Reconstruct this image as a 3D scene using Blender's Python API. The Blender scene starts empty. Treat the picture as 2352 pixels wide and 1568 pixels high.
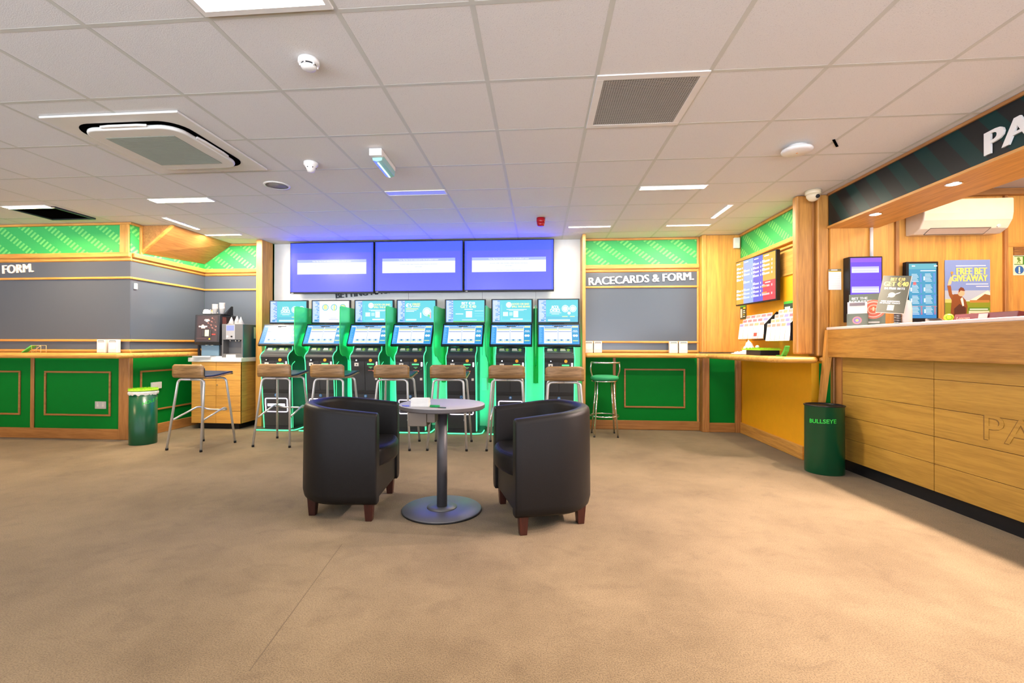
import bpy, bmesh, math, random
from mathutils import Vector, Matrix
random.seed(7)
PI = math.pi
S = bpy.context.scene
COL = S.collection

# ---------------------------------------------------------------- camera
YAW, PITCH, ROLL, EYE = -0.0839, 0.0063, 0.0024, 1.155
CEIL = 2.617
cam_data = bpy.data.cameras.new('camera')
cam = bpy.data.objects.new('camera', cam_data)
COL.objects.link(cam)
cam_data.sensor_width = 36.0
cam_data.sensor_fit = 'HORIZONTAL'
cam_data.lens = 1074.9 / 2352 * 36.0
cam_data.shift_x = 28.03 / 2352
cam_data.shift_y = 0.3 / 2352
cam_data.clip_start = 0.05
_f = Vector((math.sin(YAW) * math.cos(PITCH), math.cos(YAW) * math.cos(PITCH), math.sin(PITCH)))
_r0 = Vector((math.cos(YAW), -math.sin(YAW), 0)); _u0 = _r0.cross(_f)
_r = math.cos(ROLL) * _r0 + math.sin(ROLL) * _u0
_u = -math.sin(ROLL) * _r0 + math.cos(ROLL) * _u0
_m = Matrix((_r, _u, -_f)).transposed().to_4x4()
_m.translation = Vector((0, 0, EYE))
cam.matrix_world = _m
S.camera = cam

# ---------------------------------------------------------------- world, exposure
S.view_settings.view_transform = 'Standard'
S.view_settings.look = 'None'
S.view_settings.gamma = 1.0
S.view_settings.use_curve_mapping = False
S.view_settings.exposure = 0.43
w = bpy.data.worlds.new('world'); S.world = w
w.use_nodes = True
# daylight outside the shop front: soft sky above, bright lower half added to light the ceiling
_wn, _wl = w.node_tree.nodes, w.node_tree.links
_tc = _wn.new('ShaderNodeTexCoord'); _sp = _wn.new('ShaderNodeSeparateXYZ'); _rp = _wn.new('ShaderNodeValToRGB')
_wl.new(_tc.outputs['Generated'], _sp.inputs[0]); _wl.new(_sp.outputs['Z'], _rp.inputs['Fac'])
_rp.color_ramp.elements[0].position = 0.0; _rp.color_ramp.elements[0].color = (0.86, 0.93, 1.08, 1)
_rp.color_ramp.elements[1].position = 0.04; _rp.color_ramp.elements[1].color = (0.085, 0.09, 0.105, 1)
_wl.new(_rp.outputs['Color'], _wn['Background'].inputs[0])
_wn['Background'].inputs[1].default_value = 8.4

def area(name, loc, size, power, color, rot=(0, 0, 0), spread=PI):
    d = bpy.data.lights.new(name, 'AREA'); d.shape = 'RECTANGLE'
    d.size, d.size_y = size; d.energy = power; d.color = color; d.spread = spread
    o = bpy.data.objects.new(name, d); COL.objects.link(o)
    o.location = loc; o.rotation_euler = rot
    return o
def spot(name, loc, power, color, angle=120, blend=0.6, rad=0.03, rot=(0, 0, 0)):
    d = bpy.data.lights.new(name, 'SPOT'); d.energy = power; d.color = color
    d.spot_size = math.radians(angle); d.spot_blend = blend; d.shadow_soft_size = rad
    o = bpy.data.objects.new(name, d); COL.objects.link(o); o.location = loc; o.rotation_euler = rot
    return o
WARM = (1.0, 0.88, 0.70); NEUT = (1.0, 0.92, 0.80); AMB = (1.0, 0.66, 0.36)
# visible troffer first; the other overhead lamps are unseen, added as fill
area('overhead_light', (-1.19, 1.66, CEIL - 0.03), (0.55, 0.52), 11, NEUT)
area('overhead_light', (1.2, 0.9, CEIL - 0.03), (0.55, 0.55), 11, NEUT)
area('overhead_light', (-3.6, 0.9, CEIL - 0.03), (0.55, 0.55), 11, WARM)
area('overhead_light', (-1.2, -1.2, CEIL - 0.03), (0.55, 0.55), 14, NEUT)
area('overhead_light', (-6.6, 2.6, CEIL - 0.03), (0.55, 0.55), 40, AMB)
# servery: warm ceiling light behind the counter
area('servery_light', (4.0, 3.6, CEIL - 0.03), (0.5, 1.2), 26, AMB)
area('servery_light', (4.0, 1.2, CEIL - 0.03), (0.5, 1.2), 20, AMB)

# ---------------------------------------------------------------- materials
def srgb(r, g, b):
    f = lambda c: (c / 255 / 12.92) if c / 255 <= 0.04045 else ((c / 255 + 0.055) / 1.055) ** 2.4
    return (f(r), f(g), f(b), 1.0)
def base_mat(name):
    m = bpy.data.materials.new(name); m.use_nodes = True
    return m, m.node_tree.nodes, m.node_tree.links, m.node_tree.nodes['Principled BSDF']
def plain(name, col, rough=0.5, metal=0.0, bump=0.0, bscale=200, spec=0.5, var=0.06):
    m, N, L, b = base_mat(name)
    b.inputs['Roughness'].default_value = rough
    b.inputs['Metallic'].default_value = metal
    b.inputs['Specular IOR Level'].default_value = spec
    tc = N.new('ShaderNodeTexCoord'); n = N.new('ShaderNodeTexNoise')
    n.inputs['Scale'].default_value = bscale if bump else 12
    n.inputs['Detail'].default_value = 3
    L.new(tc.outputs['Object'], n.inputs['Vector'])
    r = N.new('ShaderNodeValToRGB')
    r.color_ramp.elements[0].color = [c * (1 - var) for c in col[:3]] + [1]
    r.color_ramp.elements[1].color = [min(1, c * (1 + var)) for c in col[:3]] + [1]
    L.new(n.outputs['Fac'], r.inputs['Fac']); L.new(r.outputs['Color'], b.inputs['Base Color'])
    if bump:
        bp = N.new('ShaderNodeBump'); bp.inputs['Strength'].default_value = bump
        bp.inputs['Distance'].default_value = 0.002
        L.new(n.outputs['Fac'], bp.inputs['Height']); L.new(bp.outputs['Normal'], b.inputs['Normal'])
    return m
def wood(name, lo, hi, axis='X', rough=0.42, scale=1.0):
    m, N, L, b = base_mat(name)
    b.inputs['Roughness'].default_value = rough
    tc = N.new('ShaderNodeTexCoord'); mp = N.new('ShaderNodeMapping')
    sc = [14.0 * scale] * 3; sc['XYZ'.index(axis)] = 0.9 * scale
    mp.inputs['Scale'].default_value = sc
    L.new(tc.outputs['Object'], mp.inputs['Vector'])
    n = N.new('ShaderNodeTexNoise'); n.inputs['Scale'].default_value = 1.6
    n.inputs['Detail'].default_value = 5; n.inputs['Distortion'].default_value = 1.2
    L.new(mp.outputs['Vector'], n.inputs['Vector'])
    n2 = N.new('ShaderNodeTexNoise'); n2.inputs['Scale'].default_value = 9
    n2.inputs['Detail'].default_value = 6
    L.new(mp.outputs['Vector'], n2.inputs['Vector'])
    mx = N.new('ShaderNodeMix'); mx.data_type = 'FLOAT'; mx.inputs[0].default_value = 0.4
    L.new(n.outputs['Fac'], mx.inputs[2]); L.new(n2.outputs['Fac'], mx.inputs[3])
    r = N.new('ShaderNodeValToRGB')
    r.color_ramp.elements[0].position = 0.34; r.color_ramp.elements[0].color = lo
    r.color_ramp.elements[1].position = 0.60; r.color_ramp.elements[1].color = hi
    L.new(mx.outputs[0], r.inputs['Fac']); L.new(r.outputs['Color'], b.inputs['Base Color'])
    bp = N.new('ShaderNodeBump'); bp.inputs['Strength'].default_value = 0.08
    bp.inputs['Distance'].default_value = 0.002
    L.new(mx.outputs[0], bp.inputs['Height']); L.new(bp.outputs['Normal'], b.inputs['Normal'])
    return m
_em = {}
def emis(rgb, strength=1.0):
    boost = rgb[3] if len(rgb) > 3 else 1.0   # extra blue beyond the shown colour, added to tint the ceiling
    k = (tuple(rgb), strength)
    if k not in _em:
        m, N, L, b = base_mat('lit_%d_%d_%d' % tuple(rgb[:3]))
        b.inputs['Base Color'].default_value = (0.02, 0.02, 0.02, 1)
        b.inputs['Roughness'].default_value = 0.25
        b.inputs['Emission Color'].default_value = [c * k2 for c, k2 in zip(srgb(*rgb[:3]), (1, 1, boost, 1))]
        b.inputs['Emission Strength'].default_value = strength
        _em[k] = m
    return _em[k]
_pm = {}
def paint(rgb, rough=0.5):
    k = (tuple(rgb), rough)
    if k not in _pm:
        _pm[k] = plain('print_%d_%d_%d' % tuple(rgb), srgb(*rgb), rough, var=0.02)
    return _pm[k]
def math_node(N, L, op, a, b=None, c=None):
    n = N.new('ShaderNodeMath'); n.operation = op
    for i, v in enumerate((a, b, c)):
        if v is None: continue
        if isinstance(v, (int, float)): n.inputs[i].default_value = v
        else: L.new(v, n.inputs[i])
    return n.outputs[0]
def dash_mat(name, axis, sign=1):
    """green vinyl with lighter slanted dashes; axis = the wall's horizontal axis"""
    m, N, L, b = base_mat(name)
    b.inputs['Roughness'].default_value = 0.55
    tc = N.new('ShaderNodeTexCoord'); sp = N.new('ShaderNodeSeparateXYZ')
    L.new(tc.outputs['Object'], sp.inputs[0])
    h = math_node(N, L, 'MULTIPLY', sp.outputs[axis], sign); z = sp.outputs['Z']
    # position = t*(1,-0.70) + s*(0.75,0.66)
    det = 0.66 + 0.70 * 0.75
    t = math_node(N, L, 'SUBTRACT', math_node(N, L, 'MULTIPLY', h, 0.66 / det), math_node(N, L, 'MULTIPLY', z, 0.75 / det))
    s = math_node(N, L, 'ADD', math_node(N, L, 'MULTIPLY', h, 0.70 / det), math_node(N, L, 'MULTIPLY', z, 1.0 / det))
    ft = math_node(N, L, 'LESS_THAN', math_node(N, L, 'FLOORED_MODULO', t, 0.042), 0.0205)
    fs = math_node(N, L, 'LESS_THAN', math_node(N, L, 'FLOORED_MODULO', s, 0.2008), 0.086)
    k = math_node(N, L, 'MULTIPLY', ft, fs)
    mx = N.new('ShaderNodeMix'); mx.data_type = 'RGBA'
    mx.inputs[6].default_value = (0.035, 0.42, 0.10, 1)
    mx.inputs[7].default_value = (0.17, 0.62, 0.15, 1)
    L.new(k, mx.inputs[0]); L.new(mx.outputs[2], b.inputs['Base Color'])
    return m
def carpet_mat():
    m, N, L, b = base_mat('carpet')
    b.inputs['Roughness'].default_value = 0.95; b.inputs['Specular IOR Level'].default_value = 0.1
    b.inputs['Sheen Weight'].default_value = 0.15
    tc = N.new('ShaderNodeTexCoord')
    a = N.new('ShaderNodeTexNoise'); a.inputs['Scale'].default_value = 1.3; a.inputs['Detail'].default_value = 6; a.inputs['Roughness'].default_value = 0.65
    f = N.new('ShaderNodeTexNoise'); f.inputs['Scale'].default_value = 190; f.inputs['Detail'].default_value = 3
    st = N.new('ShaderNodeTexNoise'); st.inputs['Scale'].default_value = 5.0; st.inputs['Detail'].default_value = 5; st.inputs['Distortion'].default_value = 1.4
    mp = N.new('ShaderNodeMapping'); mp.inputs['Scale'].default_value = (1.0, 1.3, 1)
    L.new(tc.outputs['Object'], mp.inputs['Vector'])
    L.new(mp.outputs['Vector'], st.inputs['Vector'])
    for n in (a, f): L.new(tc.outputs['Object'], n.inputs['Vector'])
    r = N.new('ShaderNodeValToRGB')
    r.color_ramp.elements[0].position = 0.35; r.color_ramp.elements[0].color = (0.140, 0.097, 0.047, 1)
    r.color_ramp.elements[1].position = 0.62; r.color_ramp.elements[1].color = (0.207, 0.149, 0.079, 1)
    L.new(a.outputs['Fac'], r.inputs['Fac'])
    r2 = N.new('ShaderNodeValToRGB')
    r2.color_ramp.elements[0].position = 0.30; r2.color_ramp.elements[0].color = (0.36, 0.34, 0.31, 1)
    r2.color_ramp.elements[1].position = 0.60; r2.color_ramp.elements[1].color = (1.1, 1.1, 1.1, 1)
    L.new(f.outputs['Fac'], r2.inputs['Fac'])
    r3 = N.new('ShaderNodeValToRGB')
    r3.color_ramp.elements[0].position = 0.30; r3.color_ramp.elements[0].color = (0.88, 0.87, 0.86, 1)
    r3.color_ramp.elements[1].position = 0.45; r3.color_ramp.elements[1].color = (1, 1, 1, 1)
    L.new(st.outputs['Fac'], r3.inputs['Fac'])
    m1 = N.new('ShaderNodeMix'); m1.data_type = 'RGBA'; m1.blend_type = 'MULTIPLY'; m1.inputs[0].default_value = 0.7
    L.new(r.outputs['Color'], m1.inputs[6]); L.new(r2.outputs['Color'], m1.inputs[7])
    m2 = N.new('ShaderNodeMix'); m2.data_type = 'RGBA'; m2.blend_type = 'MULTIPLY'; m2.inputs[0].default_value = 1
    L.new(m1.outputs[2], m2.inputs[6]); L.new(r3.outputs['Color'], m2.inputs[7])
    L.new(m2.outputs[2], b.inputs['Base Color'])
    bp = N.new('ShaderNodeBump'); bp.inputs['Strength'].default_value = 0.6; bp.inputs['Distance'].default_value = 0.004
    L.new(f.outputs['Fac'], bp.inputs['Height']); L.new(bp.outputs['Normal'], b.inputs['Normal'])
    return m
def tile_mat():
    m, N, L, b = base_mat('mineral_tile')
    b.inputs['Roughness'].default_value = 0.9
    tc = N.new('ShaderNodeTexCoord')
    n = N.new('ShaderNodeTexNoise'); n.inputs['Scale'].default_value = 210; n.inputs['Detail'].default_value = 2
    L.new(tc.outputs['Object'], n.inputs['Vector'])
    r = N.new('ShaderNodeValToRGB')
    r.color_ramp.elements[0].position = 0.30; r.color_ramp.elements[0].color = (0.60, 0.585, 0.57, 1)
    r.color_ramp.elements[1].position = 0.40; r.color_ramp.elements[1].color = (0.74, 0.73, 0.71, 1)
    L.new(n.outputs['Fac'], r.inputs['Fac']); L.new(r.outputs['Color'], b.inputs['Base Color'])
    bp = N.new('ShaderNodeBump'); bp.inputs['Strength'].default_value = 0.25; bp.inputs['Distance'].default_value = 0.003
    L.new(n.outputs['Fac'], bp.inputs['Height']); L.new(bp.outputs['Normal'], b.inputs['Normal'])
    return m
def acrylic_mat():
    m, N, L, b = base_mat('green_acrylic')
    b.inputs['Base Color'].default_value = (0.14, 0.92, 0.36, 1)
    b.inputs['Roughness'].default_value = 0.28
    b.inputs['Transmission Weight'].default_value = 0.75
    b.inputs['IOR'].default_value = 1.2
    return m
def roulette_mat():
    m, N, L, b = base_mat('roulette_print')
    tc = N.new('ShaderNodeTexCoord'); sp = N.new('ShaderNodeSeparateXYZ'); L.new(tc.outputs['Object'], sp.inputs[0])
    a = math_node(N, L, 'ARCTAN2', sp.outputs['Z'], sp.outputs['X'])
    k = math_node(N, L, 'GREATER_THAN', math_node(N, L, 'SINE', math_node(N, L, 'MULTIPLY', a, 18)), 0.0)
    mx = N.new('ShaderNodeMix'); mx.data_type = 'RGBA'
    mx.inputs[6].default_value = srgb(225, 120, 90); mx.inputs[7].default_value = srgb(245, 225, 205)
    L.new(k, mx.inputs[0]); L.new(mx.outputs[2], b.inputs['Base Color'])
    return m

OAK = ((0.46, 0.205, 0.038, 1), (0.70, 0.355, 0.080, 1))
M = dict(
    oakx=wood('oak_x', *OAK, 'X'), oaky=wood('oak_y', *OAK, 'Y'), oakz=wood('oak_z', *OAK, 'Z'),
    panx=wood('panel_oak_x', (0.50, 0.245, 0.05, 1), (0.70, 0.365, 0.07, 1), 'X', scale=.8),
    panz=wood('panel_oak_z', (0.56, 0.25, 0.055, 1), (0.76, 0.38, 0.075, 1), 'Z', scale=.6),
    pany=wood('panel_oak_y', (0.50, 0.245, 0.045, 1), (0.70, 0.375, 0.085, 1), 'Y', scale=.8),
    dkx=wood('dark_oak_x', (0.30, 0.12, 0.03, 1), (0.46, 0.21, 0.06, 1), 'X'),
    dkz=wood('dark_oak_z', (0.30, 0.12, 0.03, 1), (0.46, 0.21, 0.06, 1), 'Z'),
    dky=wood('dark_oak_y', (0.30, 0.12, 0.03, 1), (0.46, 0.21, 0.06, 1), 'Y'),
    rail=wood('counter_rail_oak', (0.29, 0.125, 0.020, 1), (0.48, 0.235, 0.042, 1), 'Y', scale=1.3),
    cpan=wood('counter_panel_oak', (0.36, 0.19, 0.030, 1), (0.50, 0.28, 0.048, 1), 'Y', scale=1.0),
    colz=wood('column_oak', (0.34, 0.145, 0.030, 1), (0.56, 0.27, 0.060, 1), 'Z', scale=.8),
    ply=wood('stool_ply', (0.17, 0.09, 0.03, 1), (0.36, 0.21, 0.085, 1), 'X', scale=1.6, rough=.38),
    green=plain('green_paint', (0.0005, 0.20, 0.022, 1), 0.6, spec=.12),
    board=plain('slate_board', (0.085, 0.102, 0.130, 1), 0.2, bump=.05, bscale=500),
    white=plain('white_plastic', (0.78, 0.76, 0.72, 1), 0.4),
    wallw=plain('white_wall', (0.66, 0.66, 0.64, 1), 0.6),
    cream=plain('cream_wall', (0.62, 0.5, 0.3, 1), 0.7),
    yellow=plain('yellow_paint', (0.86, 0.40, 0.006, 1), 0.55),
    tile=tile_mat(), tbar=plain('tbar', (0.58, 0.585, 0.53, 1), 0.5), dark=plain('dark_void', (0.002, 0.002, 0.002, 1), 0.9, spec=0),
    carpet=carpet_mat(), black=plain('black_plastic', (0.012, 0.012, 0.014, 1), 0.35, spec=.25),
    blackm=plain('satin_black', (0.03, 0.031, 0.035, 1), 0.33, metal=.3),
    body=plain('machine_grey', (0.035, 0.037, 0.042, 1), 0.38, bump=.08, bscale=600),
    chrome=plain('chrome', (0.82, 0.81, 0.79, 1), 0.12, metal=1), steel=plain('satin_steel', (0.66, 0.67, 0.69, 1), 0.34, metal=.55),
    leather=plain('black_leather', (0.011, 0.010, 0.010, 1), 0.42, bump=.35, bscale=420, spec=.2),
    navy=plain('navy_leather', (0.012, 0.018, 0.045, 1), 0.3, bump=.2, bscale=350),
    mahog=wood('mahogany', (0.022, 0.006, 0.005, 1), (0.06, 0.014, 0.009, 1), 'Z', rough=.35),
    tcol=plain('table_column_grey', (0.075, 0.072, 0.078, 1), 0.45, metal=.2), ttop=plain('grey_laminate', (0.36, 0.35, 0.365, 1), 0.45), tedge=plain('table_edge', (0.075, 0.066, 0.066, 1), 0.5),
    tleg=plain('table_grey_metal', (0.19, 0.19, 0.205, 1), 0.42, metal=.6),
    bin=plain('bin_green', (0.002, 0.075, 0.03, 1), 0.28), bing=plain('bin_text', (0.03, 0.62, 0.06, 1), 0.5),
    grass=plain('artificial_grass', (0.32, 0.60, 0.02, 1), 0.8, bump=.8, bscale=120, var=.3),
    brown=plain('brown_box', (0.13, 0.10, 0.072, 1), 0.5),
    acr=acrylic_mat(), roulette=roulette_mat(), gdark=plain('divider_bracket', (0.01, 0.28, 0.05, 1), 0.5),
    led=emis((75, 255, 150), 1.9), ledw=emis((255, 235, 255), 5.0),
    lamp=emis((255, 238, 205), 16.0), lampw=emis((255, 250, 240), 8.0),
    grille=plain('grille', (0.36, 0.33, 0.28, 1), 0.6), red=plain('red_plastic', (0.35, 0.003, 0.01, 1), 0.25),
    velvet=plain('green_velvet', (0.02, 0.30, 0.12, 1), 0.7),
    sign=plain('sign_dark', (0.012, 0.035, 0.04, 1), 0.4),
    dashx=dash_mat('green_dashes_x', 'X'), dashy=dash_mat('green_dashes_y', 'Y'), dashn=dash_mat('green_dashes_n', 'Y', -1),
    txtw=plain('white_letters', (0.80, 0.78, 0.74, 1), 0.5), txtk=plain('black_letters', (0.01, 0.02, 0.03, 1), 0.5),
    kraft=plain('paper', (0.72, 0.70, 0.68, 1), 0.7),
)
def stripe_mat():
    m, N, L, b = base_mat('sign_stripes')
    b.inputs['Roughness'].default_value = 0.4; b.inputs['Specular IOR Level'].default_value = 0.2
    tc = N.new('ShaderNodeTexCoord'); sp = N.new('ShaderNodeSeparateXYZ'); L.new(tc.outputs['Object'], sp.inputs[0])
    v = math_node(N, L, 'ADD', sp.outputs['Y'], math_node(N, L, 'MULTIPLY', sp.outputs['Z'], -0.75))
    k = math_node(N, L, 'LESS_THAN', math_node(N, L, 'FLOORED_MODULO', v, 0.26), 0.12)
    mx = N.new('ShaderNodeMix'); mx.data_type = 'RGBA'
    mx.inputs[6].default_value = (0.012, 0.014, 0.013, 1); mx.inputs[7].default_value = (0.003, 0.030, 0.027, 1)
    L.new(k, mx.inputs[0]); L.new(mx.outputs[2], b.inputs['Base Color'])
    return m
M['stripes'] = stripe_mat()

# ---------------------------------------------------------------- mesh builder
def fillet(pts, r, n=5):
    pts = [Vector(p) for p in pts]; out = [pts[0]]
    for a, b, c in zip(pts, pts[1:], pts[2:]):
        d1 = (a - b); d2 = (c - b); rr = min(r, d1.length * .49, d2.length * .49)
        p, q = b + d1.normalized() * rr, b + d2.normalized() * rr
        for i in range(n + 1):
            t = i / n; out.append(p * (1 - t) ** 2 + b * 2 * t * (1 - t) + q * t * t)
    out.append(pts[-1]); return out
_txt_cache = {}
def text_mesh(s, off=0.0):
    k = (s, off)
    if k not in _txt_cache:
        c = bpy.data.curves.new('t', 'FONT'); c.body = s; c.size = 1; c.offset = off; c.resolution_u = 3
        c.fill_mode = 'FRONT'
        o = bpy.data.objects.new('t', c); COL.objects.link(o)
        bpy.context.view_layer.update()
        me = o.evaluated_get(bpy.context.evaluated_depsgraph_get()).to_mesh()
        vs = [v.co.copy() for v in me.vertices]; fs = [list(p.vertices) for p in me.polygons]
        bpy.data.objects.remove(o); bpy.data.curves.remove(c)
        w = (min(v.x for v in vs), max(v.x for v in vs)) if vs else (0, 0)
        _txt_cache[k] = (vs, fs, w)
    return _txt_cache[k]
class MB:
    def __init__(s): s.v = []; s.f = []; s.m = []; s.sm = []; s.fix = True
    def add(s, vs, fs, m=0, sm=False):
        o = len(s.v); s.v += [tuple(v) for v in vs]
        for f in fs: s.f.append([i + o for i in f]); s.m.append(m); s.sm.append(sm)
        return s
    def box(s, x0, x1, y0, y1, z0, z1, m=0):
        return s.add([(x0, y0, z0), (x1, y0, z0), (x1, y1, z0), (x0, y1, z0), (x0, y0, z1), (x1, y0, z1), (x1, y1, z1), (x0, y1, z1)],
                     [(0, 3, 2, 1), (4, 5, 6, 7), (0, 1, 5, 4), (1, 2, 6, 5), (2, 3, 7, 6), (3, 0, 4, 7)], m)
    def obox(s, a, b, d0, d1, z0, z1, m=0):
        a = Vector(a); b = Vector(b); u = (b - a).normalized(); n = Vector((u.y, -u.x))
        P = [a + n * d0, b + n * d0, b + n * d1, a + n * d1]
        vs = [(p.x, p.y, z0) for p in P] + [(p.x, p.y, z1) for p in P]
        return s.add(vs, [(0, 1, 2, 3), (4, 7, 6, 5), (0, 4, 5, 1), (1, 5, 6, 2), (2, 6, 7, 3), (3, 7, 4, 0)], m)
    def quad(s, p, m=0): return s.add(p, [tuple(range(len(p)))], m)
    def prism(s, poly, axis, a, b, m=0, sm=False):
        def P(u, v, w):
            return {'X': (w, u, v), 'Y': (u, w, v), 'Z': (u, v, w)}[axis]
        n = len(poly); vs = [P(u, v, a) for u, v in poly] + [P(u, v, b) for u, v in poly]
        s.add(vs, [tuple(range(n)), tuple(range(2 * n - 1, n - 1, -1))], m)
        o = len(s.v) - 2 * n
        for i in range(n):
            j = (i + 1) % n; s.f.append([o + i, o + j, o + n + j, o + n + i]); s.m.append(m); s.sm.append(sm)
        return s
    def tube(s, pts, r, n=10, m=0, closed=False):
        pts = [Vector(p) for p in pts]; k = len(pts); rings = []; up = None
        for i, p in enumerate(pts):
            if closed: d = pts[(i + 1) % k] - pts[i - 1]
            else: d = (pts[min(i + 1, k - 1)] - pts[max(i - 1, 0)])
            d.normalize()
            if up is None:
                up = d.orthogonal().normalized()
            up = (up - d * up.dot(d)).normalized(); q = d.cross(up)
            rr = r[i] if isinstance(r, (list, tuple)) else r
            rings.append([p + (up * math.cos(2 * PI * j / n) + q * math.sin(2 * PI * j / n)) * rr for j in range(n)])
        o = len(s.v)
        for R in rings: s.v += [tuple(v) for v in R]
        for i in range(k if closed else k - 1):
            i2 = (i + 1) % k
            for j in range(n):
                j2 = (j + 1) % n
                s.f.append([o + i * n + j, o + i * n + j2, o + i2 * n + j2, o + i2 * n + j]); s.m.append(m); s.sm.append(True)
        if not closed:
            s.f.append([o + j for j in range(n)][::-1]); s.f.append([o + (k - 1) * n + j for j in range(n)]); s.m += [m, m]; s.sm += [False, False]
        return s
    def cyl(s, p0, p1, r0, r1=None, n=20, m=0):
        return s.tube([p0, p1], [r0, r0 if r1 is None else r1], n, m)
    def lathe(s, prof, c=(0, 0, 0), n=32, m=0, sm=True, axis='Z', sy=1.0, cap=True):
        cap = cap and tuple(prof[0]) != tuple(prof[-1])
        o = len(s.v); k = len(prof)
        for (r, h) in prof:
            for j in range(n):
                a = 2 * PI * j / n; x, y = r * math.cos(a), r * math.sin(a) * sy
                q = {'Z': (x, y, h), 'Y': (x, h, y), 'X': (h, x, y)}[axis]
                s.v.append((c[0] + q[0], c[1] + q[1], c[2] + q[2]))
        for i in range(k - 1):
            for j in range(n):
                j2 = (j + 1) % n
                s.f.append([o + i * n + j, o + i * n + j2, o + (i + 1) * n + j2, o + (i + 1) * n + j]); s.m.append(m); s.sm.append(sm)
        if cap and prof[0][0] > 1e-6: s.f.append([o + j for j in range(n)][::-1]); s.m.append(m); s.sm.append(False)
        if cap and prof[-1][0] > 1e-6: s.f.append([o + (k - 1) * n + j for j in range(n)]); s.m.append(m); s.sm.append(False)
        return s
    def text(s, body, org, size, xd=(1, 0, 0), yd=(0, 0, 1), depth=0.0, m=0, off=0.012, align='L', width=None, fn=None, bold=0.0):
        if bold:
            xv = Vector(xd).normalized()
            nv = xv.cross(Vector(yd).normalized())
            for q in (-1, 0, 1): s.text(body, Vector(org) + xv * (q * bold * size) + nv * (.00004 * (q + 1)), size, xd, yd, depth, m, off, align, width)
            return s
        vs, fs, w = text_mesh(body, off)
        if not fs: return s
        org = Vector(org); xd = Vector(xd).normalized(); yd = Vector(yd).normalized(); nd = xd.cross(yd).normalized()
        sx = size if width is None else width / (w[1] - w[0])
        x0 = {'L': w[0], 'C': (w[0] + w[1]) / 2, 'R': w[1]}[align]
        T = fn or (lambda x, y, d: org + xd * x + yd * y + nd * d)
        front = [T((v.x - x0) * sx, v.y * size, depth) for v in vs]
        if depth == 0: return s.add(front, fs, m)
        s.add(front, fs, m)
        # side walls
        from collections import Counter
        ec = Counter()
        for f in fs:
            for a, b in zip(f, f[1:] + f[:1]): ec[(a, b)] += 1
        back = [T((v.x - x0) * sx, v.y * size, 0) for v in vs]
        o = len(s.v); s.v += [tuple(v) for v in front] + [tuple(v) for v in back]; n = len(vs)
        for (a, b), c in list(ec.items()):
            if (b, a) not in ec:
                s.f.append([o + a, o + b, o + n + b, o + n + a]); s.m.append(m); s.sm.append(False)
        return s
    def build(s, name, mats, parent=None, loc=(0, 0, 0), rot=(0, 0, 0), bevel=0.0, subsurf=0, seg=2):
        me = bpy.data.meshes.new(name); me.from_pydata(s.v, [], s.f)
        mats = mats if isinstance(mats, (list, tuple)) else [mats]
        for m in mats: me.materials.append(M[m] if isinstance(m, str) else m)
        for p, mi, sm in zip(me.polygons, s.m, s.sm): p.material_index = mi; p.use_smooth = sm
        if s.fix:
            bm = bmesh.new(); bm.from_mesh(me); bmesh.ops.recalc_face_normals(bm, faces=bm.faces); bm.to_mesh(me); bm.free()
        me.update()
        o = bpy.data.objects.new(name, me); COL.objects.link(o)
        o.location = loc; o.rotation_euler = rot
        if parent: o.parent = parent
        if bevel:
            b = o.modifiers.new('bevel', 'BEVEL'); b.width = bevel; b.segments = seg; b.limit_method = 'ANGLE'; b.angle_limit = 0.7
        if subsurf:
            b = o.modifiers.new('sub', 'SUBSURF'); b.levels = subsurf; b.render_levels = subsurf
        return o
def thing(name, label, cat, loc=(0, 0, 0), rz=0.0, group=None):
    o = bpy.data.objects.new(name, None); COL.objects.link(o)
    o.empty_display_size = 0.1
    o.location = loc; o.rotation_euler = (0, 0, rz); return tag(o, label, cat, group)
def tag(o, label, cat, group=None):
    o['label'] = label; o['category'] = cat
    if group: o['group'] = group
    return o
def struct(o): o['kind'] = 'structure'; return o
def copy_thing(root, loc, rz, label, group=None):
    r = root.copy(); COL.objects.link(r); r.location = loc; r.rotation_euler = (0, 0, rz); r['label'] = label
    if group: r['group'] = group
    for ch in list(root.children):
        c = ch.copy(); COL.objects.link(c); c.parent = r
        for g in list(ch.children):
            d = g.copy(); COL.objects.link(d); d.parent = c
    return r
def place(o, **kw):
    for k, v in kw.items(): setattr(o, k, v)
    return o
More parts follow.
